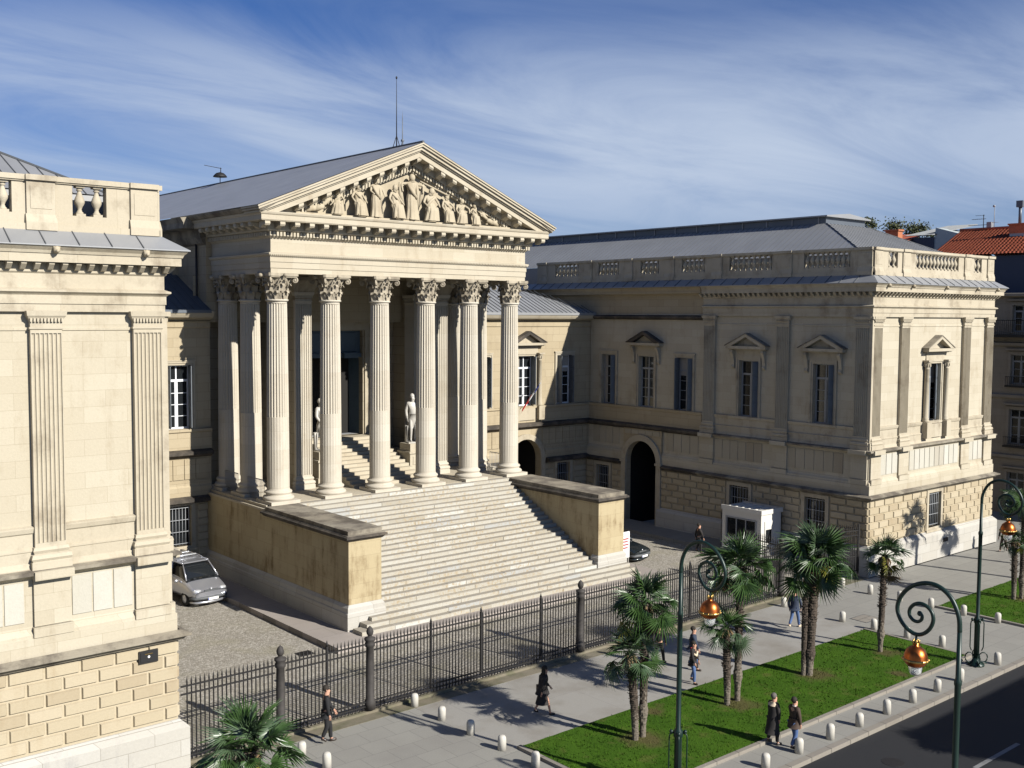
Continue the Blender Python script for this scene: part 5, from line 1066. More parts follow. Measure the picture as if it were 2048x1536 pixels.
# pediment relief: eleven draped figures, carved against the tympanum
def relief(x, h, kind, turn=0, z0=18.86):
    s = h/1.75; fac = Matrix.Translation((x, 45.86, z0)) @ Matrix.Rotation(R(turn), 4, 'Z') @ Matrix.Diagonal((s*1.12, s*.8, s, 1))
    names = ['pel', 'waist', 'chest', 'neck', 'jaw', 'head']+[q+a for q in 'lr' for a in ('hip', 'knee', 'ank', 'toe', 'sh', 'el', 'wr', 'pa')]
    q_ = random.Random(int(x*100))
    if kind == 'stand': J = pose(.05, 0, ((.1, 25, 95), (.05, 40, 60)), lift=0)
    elif kind == 'arms': J = pose(.05, 0, ((.08, 82, 10), (.08, 80, 10)), lift=0)
    else:
        J = pose(.0, 0, ((q_.uniform(.05, .2), q_.uniform(15, 50), q_.uniform(40, 110)), (q_.uniform(.05, .2), q_.uniform(15, 50), q_.uniform(30, 110))), lift=0)
        for n_ in J: J[n_] = J[n_]-Vector((0, 0, .38)) if not any(n_.endswith(q) for q in ('knee', 'ank', 'toe')) else J[n_]
        for q, sg in (('l', -1), ('r', 1)):
            J[q+'hip'].z = .55; J[q+'knee'] = Vector((sg*.17, -.36, .56)); J[q+'ank'] = Vector((sg*.2, -.3, .1)); J[q+'toe'] = Vector((sg*.22, -.45, .04))
        sg = 1 if turn >= 0 else -1
        if kind == 'lean':
            for n_ in ('waist', 'chest', 'neck', 'jaw', 'head', 'lsh', 'rsh', 'lel', 'rel', 'lwr', 'rwr', 'lpa', 'rpa'): J[n_] = J[n_]+Vector((sg*-.75*(J[n_].z-.5), 0, -.12*(J[n_].z-.5)))
            for q in 'lr': J[q+'knee'] = Vector((sg*(.45+.12*(q == 'l')), -.15, .42)); J[q+'ank'] = Vector((sg*(.95-.15*(q == 'l')), -.1, .08)); J[q+'toe'] = Vector((sg*1.15, -.12, .06))
    hd = Vector((q_.uniform(-.05, .05), -.02, 0)); J['head'] = J['head']+hd
    o = skin('relief_figure', [J[n] for n in names], [(names.index(a), names.index(b)) for a, b in BODY_E], [rad(n, 1.35 if n in ('head', 'jaw') else 1.18) for n in names], 'carved', CH, 1)
    o.matrix_local = fac
    mb = MB()
    def folds(rings, n=40, amp=.13):
        v = []
        for k_, (c, rx, ry) in enumerate(rings):
            t = k_/(len(rings)-1)
            for i in range(n):
                a = 2*math.pi*i/n; f = 1+amp*(t*.8+.2)*(math.sin(a*9+t*1.5)+.5*math.sin(a*5-t*2)); v.append((c[0]+rx*math.cos(a)*f, c[1]+ry*math.sin(a)*f, c[2]))
        mb.add(v, [(j_*n+i, j_*n+(i+1) % n, (j_+1)*n+(i+1) % n, (j_+1)*n+i) for j_ in range(len(rings)-1) for i in range(n)], 0, True)
    if kind in ('stand', 'arms'):
        folds([((0, 0, 1.3), .16, .13), ((0, 0, 1.05), .165, .14), ((0, 0, .8), .2, .17), ((.02, 0, .4), .22, .19), ((.03, 0, .02), .27, .22)])
        mb.tube([(-.2, -.1, 1.42), (-.05, -.2, 1.1), (.18, -.14, .85)], [.06, .07, .05], 8); mb.tube([(.22, -.02, 1.42), (.25, -.05, 1.0), (.24, -.02, .5)], [.05, .07, .05], 8)
        if kind == 'arms': mb.tube([(-.5, -.02, 1.45), (-.46, .0, 1.0), (-.34, .02, .6)], [.05, .09, .05], 8); mb.tube([(.5, -.02, 1.45), (.44, .0, 1.0), (.32, .02, .6)], [.05, .09, .05], 8)
    elif kind == 'seat':
        folds([((0, -.04, .78), .15, .13), ((0, -.1, .62), .2, .2), ((0, -.18, .54), .25, .27), ((0, -.26, .4), .25, .2), ((.03*sg, -.27, .02), .3, .22)])
        mb.tube([(-.17*sg, -.06, 1.03), (.05*sg, -.16, .85), (.2*sg, -.16, .62)], [.05, .06, .06], 8)
    else:
        for a_, b_ in ((.0, .5), (.5, 1.05)):
            mb.tube([(sg*a_, -.08, .45-.3*a_), (sg*(a_+b_)/2, -.12, .42-.25*a_), (sg*b_, -.1, .3-.18*b_)], [.17, .2, .12], 12)
    mb.ell(tuple(J['head']+Vector((0, -.02, -.01))), (.12, .13, .15), 12); mb.tube([J['neck'], J['jaw']], [.08, .075], 8)
    mb.build('drapery', 'carved', o)
for x, h, kd, tn in ((32.0, 2.3, 'arms', 0), (30.95, 2.15, 'seat', 15), (29.8, 1.95, 'stand', 5), (28.75, 1.95, 'seat', 10), (27.55, 1.6, 'seat', -20), (26.75, 1.35, 'lean', -5), (33.2, 2.15, 'seat', -8), (34.25, 1.85, 'seat', 12), (35.25, 1.65, 'seat', -15), (36.15, 1.4, 'seat', 8), (37.0, 1.2, 'lean', 5)):
    relief(x, h, kd, tn)
mb = MB(); mb.box(25.2, 38.9, 45.75, 46.2, 18.7, 18.86); mb.tube([(32.5, 45.8, 20.9), (34.3, 45.75, 20.3)], .05, 6); mb.build('relief_ledge', 'carved', CH)

# ---------------------------------------------------------------- iron fence
FE = empty('iron_fence', 'long dark spear-topped iron fence with cast posts between the courtyard and the promenade', 'fence', (28, 31, 0))
FE.matrix_world = Matrix.Identity(4)
def bar_mb(): 
    b = MB(); b.tube([(0, 0, 0), (0, 0, 2.44)], .024, 5, 0, False); b.lathe([(.012, 0), (.032, .05), (.026, .09), (.0, .26)], 5, (0, 0, 2.4), sm=False); b.box(-.045, .045, -.014, .014, 2.34, 2.37); return b
BARM = bar_mb(); BME = BARM.mesh('bar', 'iron')
posts = [16.4, 19.87, 30.1, 43.95]; stiles = [18.15, 22.5, 24.85, 27.9, 33.5, 37.0, 40.5]
xs = []; x = 13.2
while x < 43.9: xs.append(x); x += .145
xs = [x for x in xs if all(abs(x-p) > .2 for p in posts) and all(abs(x-p) > .06 for p in stiles)]
for x in xs[:100]: put(BME, 'bar', FE, loc=(x, 31, .12))
mb = MB()
for x in xs[100:]: mb.merge(BARM, Matrix.Translation((x, 31, .12)))
tag(mb.build('bar', 'iron', FE), kind='stuff')
for z in (.24, .4, 2.2, 2.45):
    for a, b in ((13.0, 16.2), (16.6, 19.7), (20.05, 29.9), (30.3, 43.75)): MB().box(a, b, 30.975, 31.025, z, z+.045).build('rail', 'iron', FE)
for x in stiles:
    mb = MB(); mb.box(x-.035, x+.035, 30.96, 31.04, .25, 2.72); mb.lathe([(.03, 0), (.05, .06), (0, .22)], 6, (x, 31, 2.72)); mb.build('stile', 'iron', FE)
pm = MB(); pm.lathe([(.2, 0), (.2, .3), (.15, .36), (.145, 1.7), (.135, 2.2), (.175, 2.24), (.185, 2.34), (.15, 2.4), (.2, 2.47), (.2, 2.53), (.1, 2.56), (.06, 2.62)], 16); PM = pm.mesh('post', 'post')
pf = MB(); pf.lathe([(.06, 2.6), (.11, 2.66), (.13, 2.76), (.09, 2.88), (.0, 2.97)], 10); PF = pf.mesh('finial', 'post')
for x in posts: e = put(PM, 'post', FE, loc=(x, 31, .15)); put(PF, 'finial', e)
MB().box(13.0, 44.2, 30.9, 31.1, .0, .1).build('fence_kerb', 'verge', FE)
# open gate leaves towards the far wing
def gate(x, y, rot, label, w=3.0):
    E = empty('gate_leaf', label, 'gate', (x, y, 0), R(rot)); n = int(w/.15)
    for z in (.3, 1.1, 2.25, 2.5): MB().box(0, w, -.02, .02, z, z+.045).build('rail', 'iron', E)
    for i in range(n): put(BME, 'bar', E, loc=(.1+i*(w-.2)/(n-1), 0, .3))
    for q in (0, w): MB().box(q-.04, q+.04, -.035, .035, .05, 2.85).build('stile', 'iron', E)
gate(44.2, 31.1, 78, 'open iron gate leaf swung back from the fence end post', 2.8); gate(50.9, 31.0, 165, 'open iron gate leaf hinged beside the corner of the far wing', 2.3)

# ---------------------------------------------------------------- bollards
bo = MB(); bo.lathe([(.14, 0), (.138, .36), (.128, .43), (.1, .475), (.055, .495), (.0, .5)], 16); BO = bo.mesh('bollard', 'boll')
def bollards(pts, group, f):
    for i, (x, y) in enumerate(pts):
        o = put(BO, 'bollard', loc=(x, y, 0), rot=i*.7); o.scale = (1, 1, rnd.uniform(.94, 1.05)); o.rotation_euler[0] = rnd.uniform(-.03, .03); tag(o, f(i, len(pts)), 'bollard', group)
ordn = ['first', 'second', 'third', 'fourth', 'fifth', 'sixth', 'seventh', 'eighth', 'ninth', 'tenth', 'eleventh', 'twelfth']
bollards([(21.42, 30.5-1.63*i-.0) for i in range(5)], 'bollards across the promenade by the near lawn', lambda i, n: f'white bollard, {ordn[i]} from the fence in the row ending at the near lawn corner')
bollards([(26.87+1.765*i, 19.36) for i in range(8)]+[(42.3, 19.36)], 'bollards along the road kerb', lambda i, n: f'white bollard, {ordn[i]} from the left in the row along the road kerb' if i < 8 else 'white stone bollard on the kerb just beyond the far lamp post')
bollards([(42.75, 29.95-1.6*i) for i in range(6)], 'bollards at the far end of the long lawn', lambda i, n: f'white bollard, {ordn[i]} from the fence at the far end of the palm lawn')
bollards([(48.15, 30.2-1.62*i) for i in range(6)], 'bollards beside the second lawn', lambda i, n: f'white bollard, {ordn[i]} from the building in the row by the second lawn')
bollards([(16.2, 29.25), (16.35, 27.95)], 'bollards by the near palm', lambda i, n: 'white stone bollard half a step right of the near palm crown' if i == 0 else 'white stone bollard cut by the bottom edge beside the man in the suit')

# ---------------------------------------------------------------- street lamps (spiral crook)
SP_PTS = [(0, 6.6), (.02, 6.9), (.13, 7.2), (.3, 7.43), (.56, 7.58), (.85, 7.6), (1.15, 7.5), (1.38, 7.32), (1.54, 7.08), (1.6, 6.82), (1.52, 6.58), (1.36, 6.4), (1.17, 6.3), (1.0, 6.3), (.84, 6.39), (.72, 6.54), (.66, 6.73), (.7, 6.91), (.83, 7.03), (1.0, 7.07), (1.16, 7.01), (1.27, 6.87), (1.27, 6.72), (1.17, 6.62), (1.05, 6.61), (.96, 6.68), (.95, 6.78), (1.01, 6.84)]
def lamp_meshes():
    D = {}
    p = MB(); p.lathe([(.11, 0), (.11, 1.7), (.14, 1.75), (.14, 1.9), (.075, 2.0), (.075, 5.3), (.09, 5.34), (.09, 5.42), (.062, 5.48), (.055, 6.6)], 14); D['pole'] = p.mesh('pole', 'green')
    def cr(P, k=5):
        o = []
        for i in range(len(P)-1):
            a, b, c, d = [Vector(P[max(0, min(len(P)-1, i+j))]) for j in (-1, 0, 1, 2)]
            for q in range(k): t = q/k; o.append(.5*((2*b)+(c-a)*t+(2*a-5*b+4*c-d)*t*t+(3*b-a-3*c+d)*t**3))
        return o+[Vector(P[-1])]
    a = MB(); pts = cr([(0, y, z) for y, z in SP_PTS]); n = len(pts); a.tube(pts, [.057-.016*i/n for i in range(n)], 10); a.ell((0, 1.01, 6.82), (.06, .065, .065), 8); D['arm'] = a.mesh('spiral_arm', 'green')
    o = MB()
    for k in range(4):
        t = k*math.pi/2+math.pi/4; c, s_ = math.cos(t), math.sin(t); o.tube([(c*.12, s_*.12, 1.85), (c*.24, s_*.24, 1.8), (c*.26, s_*.26, 1.7), (c*.26, s_*.26, .75), (c*.2, s_*.2, .6)], .022, 6)
        o.tube([(c*(.27+.17*math.cos(q*.63)), s_*(.27+.17*math.cos(q*.63)), .33+.2*math.sin(q*.63)) for q in range(11)], .024, 6)
        o.ell((c*.2, s_*.2, 1.88), (.06, .06, .06), 8); o.tube([(c*.1, s_*.1, .12), (c*.42, s_*.42, .1)], .03, 6)
    o.lathe([(.32, 0), (.32, .06), (.18, .12), (.13, .3)], 12); D['orn'] = o.mesh('base_ornament', 'green')
    h = MB(); y = 1.08; h.tube([(0, y, 6.3), (0, y, 6.0)], .028, 6); h.lathe([(.03, 5.98), (.06, 6.02), (.04, 6.08), (.05, 6.12)], 8, (0, y, 0)); D['han'] = h.mesh('hanger', 'green')
    l = MB(); l.lathe([(.02, .38), (.07, .36), (.06, .3), (.12, .27), (.22, .19), (.275, .06), (.28, -.02), (.29, -.05), (.27, -.09), (.25, -.15), (.2, -.2), (.15, -.22)], 22, (0, y, 5.72)); D['lan'] = l.mesh('lantern', 'copper')
    b = MB(); b.lathe([(.285, -.02), (.31, -.04), (.31, -.07), (.285, -.085)], 22, (0, y, 5.72), cap=False)
    for k in range(12): t = k*math.pi/6; b.ell((.3*math.cos(t), y+.3*math.sin(t), 5.67), (.03, .03, .035), 6, rings=4)
    for k in range(5): t = k*2*math.pi/5; b.ell((.07*math.cos(t), y+.07*math.sin(t), 6.1), (.03, .03, .07), 6, rings=4)
    D['band'] = b.mesh('lantern_band', 'brass')
    g_ = MB(); g_.lathe([(.15, -.2), (.16, -.26), (.15, -.36), (.1, -.43), (0, -.455)], 16, (0, y, 5.72)); D['bulb'] = g_.mesh('glass_bowl', 'bulb')
    return D
mt, t_, p_ = newmat('clear_lamp_glass'); p_.inputs['Base Color'].default_value = (.9, .93, .93, 1); p_.inputs['Roughness'].default_value = .08; p_.inputs['Transmission Weight'].default_value = .75; M['bulb'] = mt
LM = lamp_meshes()
def lamp(x, y, rot, label):
    E = empty('street_lamp', label, 'street lamp', (x, y, 0), R(rot), 'spiral-armed street lamps along the road')
    put(LM['pole'], 'pole', E); put(LM['orn'], 'base_ornament', E); put(LM['arm'], 'spiral_arm', E); put(LM['han'], 'hanger', E); l = put(LM['lan'], 'lantern', E); put(LM['band'], 'lantern_band', l); put(LM['bulb'], 'glass_bowl', l)
lamp(41.55, 19.88, 180, 'green spiral street lamp with its ornate base in view at the lawn corner')
lamp(23.35, 19.9, 180, 'green spiral street lamp rising beside the pair of palms nearest the viewer')
lamp(24.0, 11.9, 0, 'green spiral street lamp closest to the viewer, across the road')

# ---------------------------------------------------------------- palms
def fan_leaf(R_, n=26, droop=.5, spread=2.1, seed=0):
    """fan leaf at origin pointing +X, in XY plane, stalk included to -X"""
    q = random.Random(seed); mb = MB(); 
    for i in range(n):
        a = (i/(n-1)*2-1)*spread; ln = R_*(1-.18*abs(a)/spread)*q.uniform(.74, 1.08); w = .012+.013*R_; d = Vector((math.cos(a), math.sin(a), 0)); s_ = Vector((-math.sin(a), math.cos(a), 0)); lift = .10*math.cos(a)
        zz = q.uniform(-.03, .03); tw = q.uniform(-.15, .15)
        P = []
        for t, ww, dz in ((.06, .25, 0), (.35, 1, lift*.5), (.68, .8, lift*.3-droop*.10), (1, .06, lift*.1-droop*(.34+q.uniform(-.1, .16)))):
            c = d*ln*t+Vector((0, 0, dz*R_+zz*t)); P.append((c-s_*w*ww+Vector((0, 0, .012*ww+tw*w)), c+Vector((0, 0, -.012*ww)), c+s_*w*ww+Vector((0, 0, .012*ww-tw*w))))
        v = [x for p in P for x in p]; mb.add(v, [(k*3+j, k*3+j+1, (k+1)*3+j+1, (k+1)*3+j) for k in range(3) for j in range(2)], 0, False)
    return mb
LEAVES = [fan_leaf(.72, 23, .1, 1.7, 1), fan_leaf(.74, 21, .35, 1.35, 4), fan_leaf(.70, 24, .5, 1.9, 3), fan_leaf(.68, 21, 1.0, 1.45, 2), fan_leaf(.6, 18, 1.4, 1.2, 5)]
def crown_mesh(n, size, seed, lean=0):
    q = random.Random(seed); mb = MB()
    for i in range(n):
        u = (i+.5)/n; el = R(84-128*u**.85)+q.gauss(0, .17); az = i*2.39996+q.gauss(0, .3)
        pl = size*(.55+.3*min(1, u*1.6))*q.uniform(.55, 1.22); d = Vector((math.cos(az)*math.cos(el), math.sin(az)*math.cos(el), math.sin(el)))
        sag = Vector((0, 0, -.10*pl*(.2+u))); e = d*pl*.75+sag
        mi = 3 if (u > .93 and q.random() < .6) else (2 if (u > .82 and q.random() < .4) else (1 if q.random() < .38 else 0))
        mb.tube([(0, 0, 0), d*pl*.4+sag*.15, e], [.016, .012, .01], 4, mi)
        out_ = Vector((math.cos(az), math.sin(az), 0)); tilt = el-R(5)-R(30)*u-(R(45) if mi == 3 else 0); xax = out_*math.cos(tilt)+Vector((0, 0, math.sin(tilt))); yax = Vector((0, 0, 1)).cross(out_); zax = xax.cross(yax)
        rr_ = Matrix((xax, yax, zax)).transposed().to_4x4() @ Matrix.Rotation(q.gauss(0, .7), 4, 'X'); sc = size*q.uniform(.72, 1.12)
        mb.merge(q.choice(LEAVES[:3] if u < .5 else LEAVES[1:]), Matrix.Translation(e) @ rr_ @ Matrix.Scale(sc, 4), mi)
    for i in range(14):   # ragged brown thatch under the crown
        a = q.uniform(0, 6.28); l = size*q.uniform(.25, .5); p = Vector((math.cos(a)*.12, math.sin(a)*.12, -.05)); mb.tube([p, p+Vector((math.cos(a)*.12, math.sin(a)*.12, -l*.5)), p+Vector((math.cos(a)*.1, math.sin(a)*.1, -l))], [.03, .035, .008], 4, 3)
    return mb
def palm(x, y, zc, size, n, seed, label, lean=(0, 0), rt=.128, zb=0, pale=.3, group='palms on the long lawn'):
    E = empty('palm_tree', label, 'palm tree', (x, y, zb), 0, group); q = random.Random(seed); H = zc-zb; mb = MB(); N = 90; v = []; nn_ = 16
    for j in range(N+1):
        t = j/N; r_ = rt*(.78+.35*min(1, t*2.2))*(1-.12*t)*(1+.045*((j % 2)-.5)*2*(.3+t)) + (.05*math.exp(-((t-.2)/.05)**2))*(seed % 2); cx = lean[0]*t**1.5; cy = lean[1]*t**1.5
        for i in range(nn_):
            a = 2*math.pi*i/nn_; rr_ = r_*(1+q.uniform(-.09, .09)); v.append((cx+rr_*math.cos(a), cy+rr_*math.sin(a), H*t))
    mb.add(v, [(j*nn_+i, j*nn_+(i+1) % nn_, (j+1)*nn_+(i+1) % nn_, (j+1)*nn_+i) for j in range(N) for i in range(nn_)], 0, False)
    for k_ in range(len(mb.m)):
        if (k_//nn_)/N < pale*q.uniform(.7, 1.2): mb.m[k_] = 1
    for k_ in range(110):   # hairy leaf stubs under the crown
        a = q.uniform(0, 6.28); z = H*q.uniform(.45, 1.0); r_ = rt*1.0; t = z/H; c = Vector((lean[0]*t**1.5, lean[1]*t**1.5, z)); d = Vector((math.cos(a), math.sin(a), .6)); mb.tube([c+d*r_*.7, c+d*(r_+.09)], [.018, .008], 4)
    mb.build('trunk', ['trunk', 'trunkp'], E); crown_mesh(n, size, seed*13+5).build('crown', ['leaf', 'leafb', 'leafy', 'dead'], E, loc=(lean[0], lean[1], H))
    return E
G2 = 23.3
palm(25.57, 23.32, 4.55, 1.16, 36, 1, 'taller palm of the pair nearest the viewer on the long lawn', (.12, .05))
palm(25.2, 23.3, 3.0, 1.02, 25, 2, 'shorter palm of the pair nearest the viewer on the long lawn', (-.2, .1))
palm(30.68, 23.4, 5.0, 1.28, 42, 3, 'taller palm of the second pair on the long lawn', (.05, 0))
palm(30.1, 23.4, 2.85, .92, 22, 4, 'shorter palm of the second pair on the long lawn', (0, .1))
palm(35.1, 23.35, 4.6, 1.42, 44, 5, 'stout leaning palm of the third cluster, with the largest crown', (.45, .1), rt=.165, pale=.15)
palm(34.93, 23.5, 4.35, .9, 16, 8, 'slimmer trunk close beside the stout third palm', (.35, .2), rt=.115, pale=.15)
palm(39.87, 23.14, 4.1, .98, 24, 7, 'single palm with a knotted trunk at the far end of the long lawn', (.15, 0), rt=.12)
palm(53.0, 23.2, 4.75, 1.15, 30, 9, 'palm on the second lawn behind the far street lamp', (0, 0), group='palms further along the street')
palm(52.6, 23.4, 3.0, .7, 24, 10, 'low palm beneath the palm of the second lawn', (-.1, 0), group='palms further along the street')
palm(57.9, 23.2, 6.9, 1.2, 34, 11, 'tall palm on the second lawn just outside the right edge', (0, 0), group='palms further along the street')
palm(61.7, 23.1, 5.7, 1.15, 32, 14, 'palm beyond the tall one outside the right edge', (0, 0), group='palms further along the street')
palm(11.5, 23.3, 3.4, 1.25, 34, 12, 'large palm crown cut by the bottom edge near the near wing', (0, 0), rt=.2, group='palms further along the street')
palm(34.9, 11.3, 3.2, 1.0, 34, 13, 'dark palm at the lower right corner across the road', (0, 0), group='palms further along the street')

# ---------------------------------------------------------------- vehicles
def car_shell(stations, n, mat, name, parent, sub=2):
    """stations: (x, [(halfwidth, z) ...bottom to roof centre]) front at -x"""
    mb = MB(); k = len(stations[0][1]); v = []
    for x, pr in stations:
        ring = [(-hw, z) for hw, z in pr]+[(hw, z) for hw, z in reversed(pr)]
        v += [(x, y, z) for y, z in ring]
    m_ = 2*k; f = [(j*m_+i, j*m_+(i+1) % m_, (j+1)*m_+(i+1) % m_, (j+1)*m_+i) for j in range(len(stations)-1) for i in range(m_)]
    f += [tuple(range(m_)), tuple(reversed(range((len(stations)-1)*m_, len(stations)*m_)))]; mb.add(v, f, 0, True)
    o = mb.build(name, mat, parent); o.modifiers.new('s', 'SUBSURF').levels = sub; o.modifiers['s'].render_levels = sub; return o
def car(E, L, W, Hh, body, hood_h, ws, belt, roof_r, van, wheels):
    w = W/2
    if van: st = [(-L/2, .42, .52, .66, .70), (-L/2+.12, .28, .5, .74, .80), (-L/2+.55, .24, .5, .88, .97), (-L/2+1.0, .24, .5, 1.04, 1.16), (-L/2+1.5, .24, .5, 1.12, 1.24), (0, .24, .5, 1.14, 1.26), (L/2-.5, .24, .5, 1.14, 1.26), (L/2-.06, .3, .5, 1.05, 1.18), (L/2, .4, .55, .95, 1.05)]
    else: st = [(-L/2, .36, .46, .58, .62), (-L/2+.12, .24, .42, .64, .70), (-L/2+.6, .2, .42, .72, .80), (-L/2+1.25, .2, .42, .80, .91), (-L/2+1.6, .2, .42, .84, .93), (0, .2, .42, .86, .94), (L/2-.9, .2, .42, .86, .96), (L/2-.1, .26, .45, .82, .93), (L/2, .36, .5, .75, .85)]
    S = []
    for i, (x, a, b, c, d) in enumerate(st):
        k = .86 if i in (0, 8) else (.95 if i in (1, 7) else 1)
        S.append((x, [(w*.8*k, a), (w*.99*k, b), (w*1.0*k, (b+c)/2), (w*.97*k, c), (w*.86*k, d), (w*.4*k, d+.02)]))
    car_shell(S, 0, body, 'body', E)
    gl = [(ws[0], belt, belt+.02), (ws[0]+.35*(1 if van else 1), belt, belt+(Hh-belt)*.55), (ws[1], belt, Hh-.06), ((ws[1]+ws[2])/2, belt, Hh-.02), (ws[2], belt, Hh-.08), (ws[3], belt, belt+.05)]
    S = [(x, [(w*.86, z0-.12), (w*.88, z0), (w*.8-(z1-z0)*.05, z0+(z1-z0)*.6), (w*.7, max(z1-.04, z0+.0)), (w*.45, z1)]) for x, z0, z1 in gl]
    car_shell(S, 0, 'glass', 'windows', E)
    mb = MB(); x0, x1 = ws[1]-.05, ws[2]+.1; mb.box(x0, x1, -w*.66, w*.66, Hh-.05, Hh+.01); mb.v = [(x, y*(1 if z < Hh-.02 else .93), z-(.0 if abs(x-(x0+x1)/2) < .1 else .02)) for x, y, z in mb.v]
    for s_ in (-1, 1):
        mb.tube([(ws[0]+.02, s_*w*.86, belt+.02), (ws[1]-.05, s_*w*.69, Hh-.05)], .035, 6); mb.tube([(x0, s_*w*.69, Hh-.04), (x1, s_*w*.69, Hh-.04), (ws[3], s_*w*.84, belt+.03)], .045, 6)
        for q in ((.35, .62) if not van else (.3, .62, .86)): xm = ws[1]+(ws[2]-ws[1])*q; mb.tube([(xm, s_*w*.885, belt), (xm, s_*w*.71, Hh-.05)], .035, 6)
    rf = mb.build('roof', body, E)
    for wx in wheels:
        for s_ in (-1, 1):
            t = MB(); t.lathe([(.19, -.1), (.3, -.1), (.325, -.06), (.325, .06), (.3, .1), (.19, .1)], 24, cap=False); t.v = [(x+wx, z+s_*(w-.12), y+.32) for x, y, z in t.v]; T = t.build('wheel', 'rub', E)
            r_ = MB(); r_.lathe([(.0, .07), (.06, .09), (.19, .1), (.2, .08), (.2, -.08), (0, -.08)], 16); r_.v = [(x+wx, s_*z+s_*(w-.12), y+.32) for x, y, z in r_.v]; r_.build('rim', 'silver', T)
            a = MB(); a.lathe([(.36, -.02), (.36, .02)], 20, cap=True); a.v = [(x+wx, z+s_*(w-.02), y+.33) for x, y, z in a.v]
    return w
def dress_front(E, L, w, hl_z, van):
    xf = -L/2
    for s_ in (-1, 1):
        q = MB(); q.ell((xf+.17, s_*w*.66, hl_z), (.14, .22, .075 if van else .07), 12); q.build('headlight', 'lamp', E)
        q = MB(); q.ell((xf+.28, s_*w*.87, hl_z-.01), (.1, .06, .06), 8, rings=6); q.build('indicator', 'bag', E)
        q = MB(); q.ell((xf+1.35 if van else xf+1.55, s_*(w+.1), 1.08 if van else .95), (.08, .11, .08), 10); q.build('mirror', 'silver' if van else 'dark', E)
    q = MB(); q.box(xf-.02, xf+.1, -w*.38, w*.38, hl_z-.04, hl_z+.03); q.build('grille', 'bump', E)
    bz = .42 if van else .38
    q = MB()
    pts = [(xf+.35, -w*.97, bz), (xf+.05, -w*.8, bz), (xf-.05, -w*.35, bz), (xf-.07, 0, bz), (xf-.05, w*.35, bz), (xf+.05, w*.8, bz), (xf+.35, w*.97, bz)]
    q.tube(pts, .075 if van else .09, 8, sq=1.0); q.build('bumper_strip', 'bump', E)
    q = MB(); q.tube([(x+.02, y*.95, bz-.19) for x, y, z in pts], .06, 8); q.build('lower_bumper', 'silver' if van else 'dark', E)
    q = MB(); q.box(xf-.165, xf-.15, -.26, .26, bz-.09, bz+.02); P = q.build('number_plate', 'plate', E)
    q = MB(); q.box(xf-.169, xf-.166, .215, .255, bz-.085, bz+.015); q.build('plate_band', 'bluep', P)
    q = MB(); q.ell((xf+.02, 0, hl_z+.06), (.02, .05, .05), 8, rings=5); q.build('badge', 'lamp', E)
E = empty('parked_minivan', 'silver minivan with roof bars parked between the near wing and the stair', 'minivan', (20.95, 49.0, .21), R(95)); E.scale = (1.03, 1.03, 1.03)
w_ = car(E, 4.5, 1.86, 1.84, 'silver', 1.0, (-1.45, -.75, 1.95, 2.2), 1.12, 0, True, (-1.4, 1.45)); dress_front(E, 4.5, w_, .74, True)
for s_ in (-1, 1): MB().tube([(-.3, s_*.62, 1.86), (.0, s_*.62, 1.9), (1.6, s_*.62, 1.89), (1.8, s_*.62, 1.84)], .02, 6).build('roof_rail', 'silver', E)
MB().tube([(.25, -.6, 1.92), (.25, .6, 1.92)], .03, 6).build('roof_bar', 'lamp', E)
MB().box(.9, .96, -.6, .6, 1.89, 1.93).build('roof_bar', 'lamp', E)
E = empty('parked_car', 'dark parked car facing the gate behind the white signboard, right of the stair', 'car', (43.5, 42.3, .2), R(97))
w_ = car(E, 4.4, 1.72, 1.42, 'dark', .9, (-.95, -.1, 1.1, 1.75), .9, 0, False, (-1.35, 1.3)); dress_front(E, 4.4, w_, .6, False)
E = empty('parked_car', 'dark car parked in the deep shade at the back of the courtyard', 'car', (43.6, 47.6, .2), R(96))
w_ = car(E, 4.3, 1.7, 1.42, 'dark', .9, (-.95, -.1, 1.1, 1.75), .9, 0, False, (-1.35, 1.3)); dress_front(E, 4.3, w_, .6, False)

# ---------------------------------------------------------------- signboard, booth, flag
E = empty('signboard', 'white signboard with red lines on two posts beside the right stair pedestal', 'sign', (41.68, 39.5, .2), 0)
MB().box(-.42, .32, -.03, .0, .62, 2.05).build('board', 'whitec', E)
mb = MB()
for i, z in enumerate((1.62, 1.47, 1.3, 1.13)): mb.box(-.33+.0*i, .24-(.06 if i % 2 else 0), -.034, -.03, z, z+.075)
mb.build('text_line', 'red', E)
mb = MB()
for z in (1.9, 1.82, .95, .87, .78): mb.box(-.3, .2, -.034, -.03, z, z+.02)
mb.build('text_line', 'bump', E)
MB().tube([(-.38, .02, 0), (-.38, .02, 2.0)], .025, 8).build('post', 'white', E); MB().tube([(.28, .02, 0), (.28, .02, 2.05)], .03, 8).build('post', 'white', E)
E = empty('guard_booth', 'white flat-roofed guard booth with a sliding window against the far wing', 'booth', (50.0, 37.4, .4))
mb = MB(); b = MB(); wall(b, -.95, .95, 0, 2.45, [(-.62, .12, .75, 1.95)], .08); mb.merge(b, Matrix.Translation((0, -1.4, 0)))
b = MB(); wall(b, 0, 2.8, 0, 2.45, [(.35, 2.45, .85, 2.0)], .08); mb.merge(b, FR(-.95, 1.4, R(-90))); mb.box(.9, .95, -1.4, 1.4, 0, 2.45); mb.box(-.95, .95, 1.35, 1.4, 0, 2.45); mb.build('wall', 'white', E)
mb = MB(); mb.mould([(-.95, 1.4), (-.95, -1.4), (.95, -1.4), (.95, 1.4)], [(0, 2.4), (.06, 2.4), (.06, 2.66), (0, 2.66)]); mb.box(-.95, .95, -1.4, 1.4, 2.5, 2.56)
for i in range(6): mb.box(-.8, .8, -1.2+i*.45, -1.12+i*.45, 2.56, 2.6)
mb.build('roof', 'white', E)
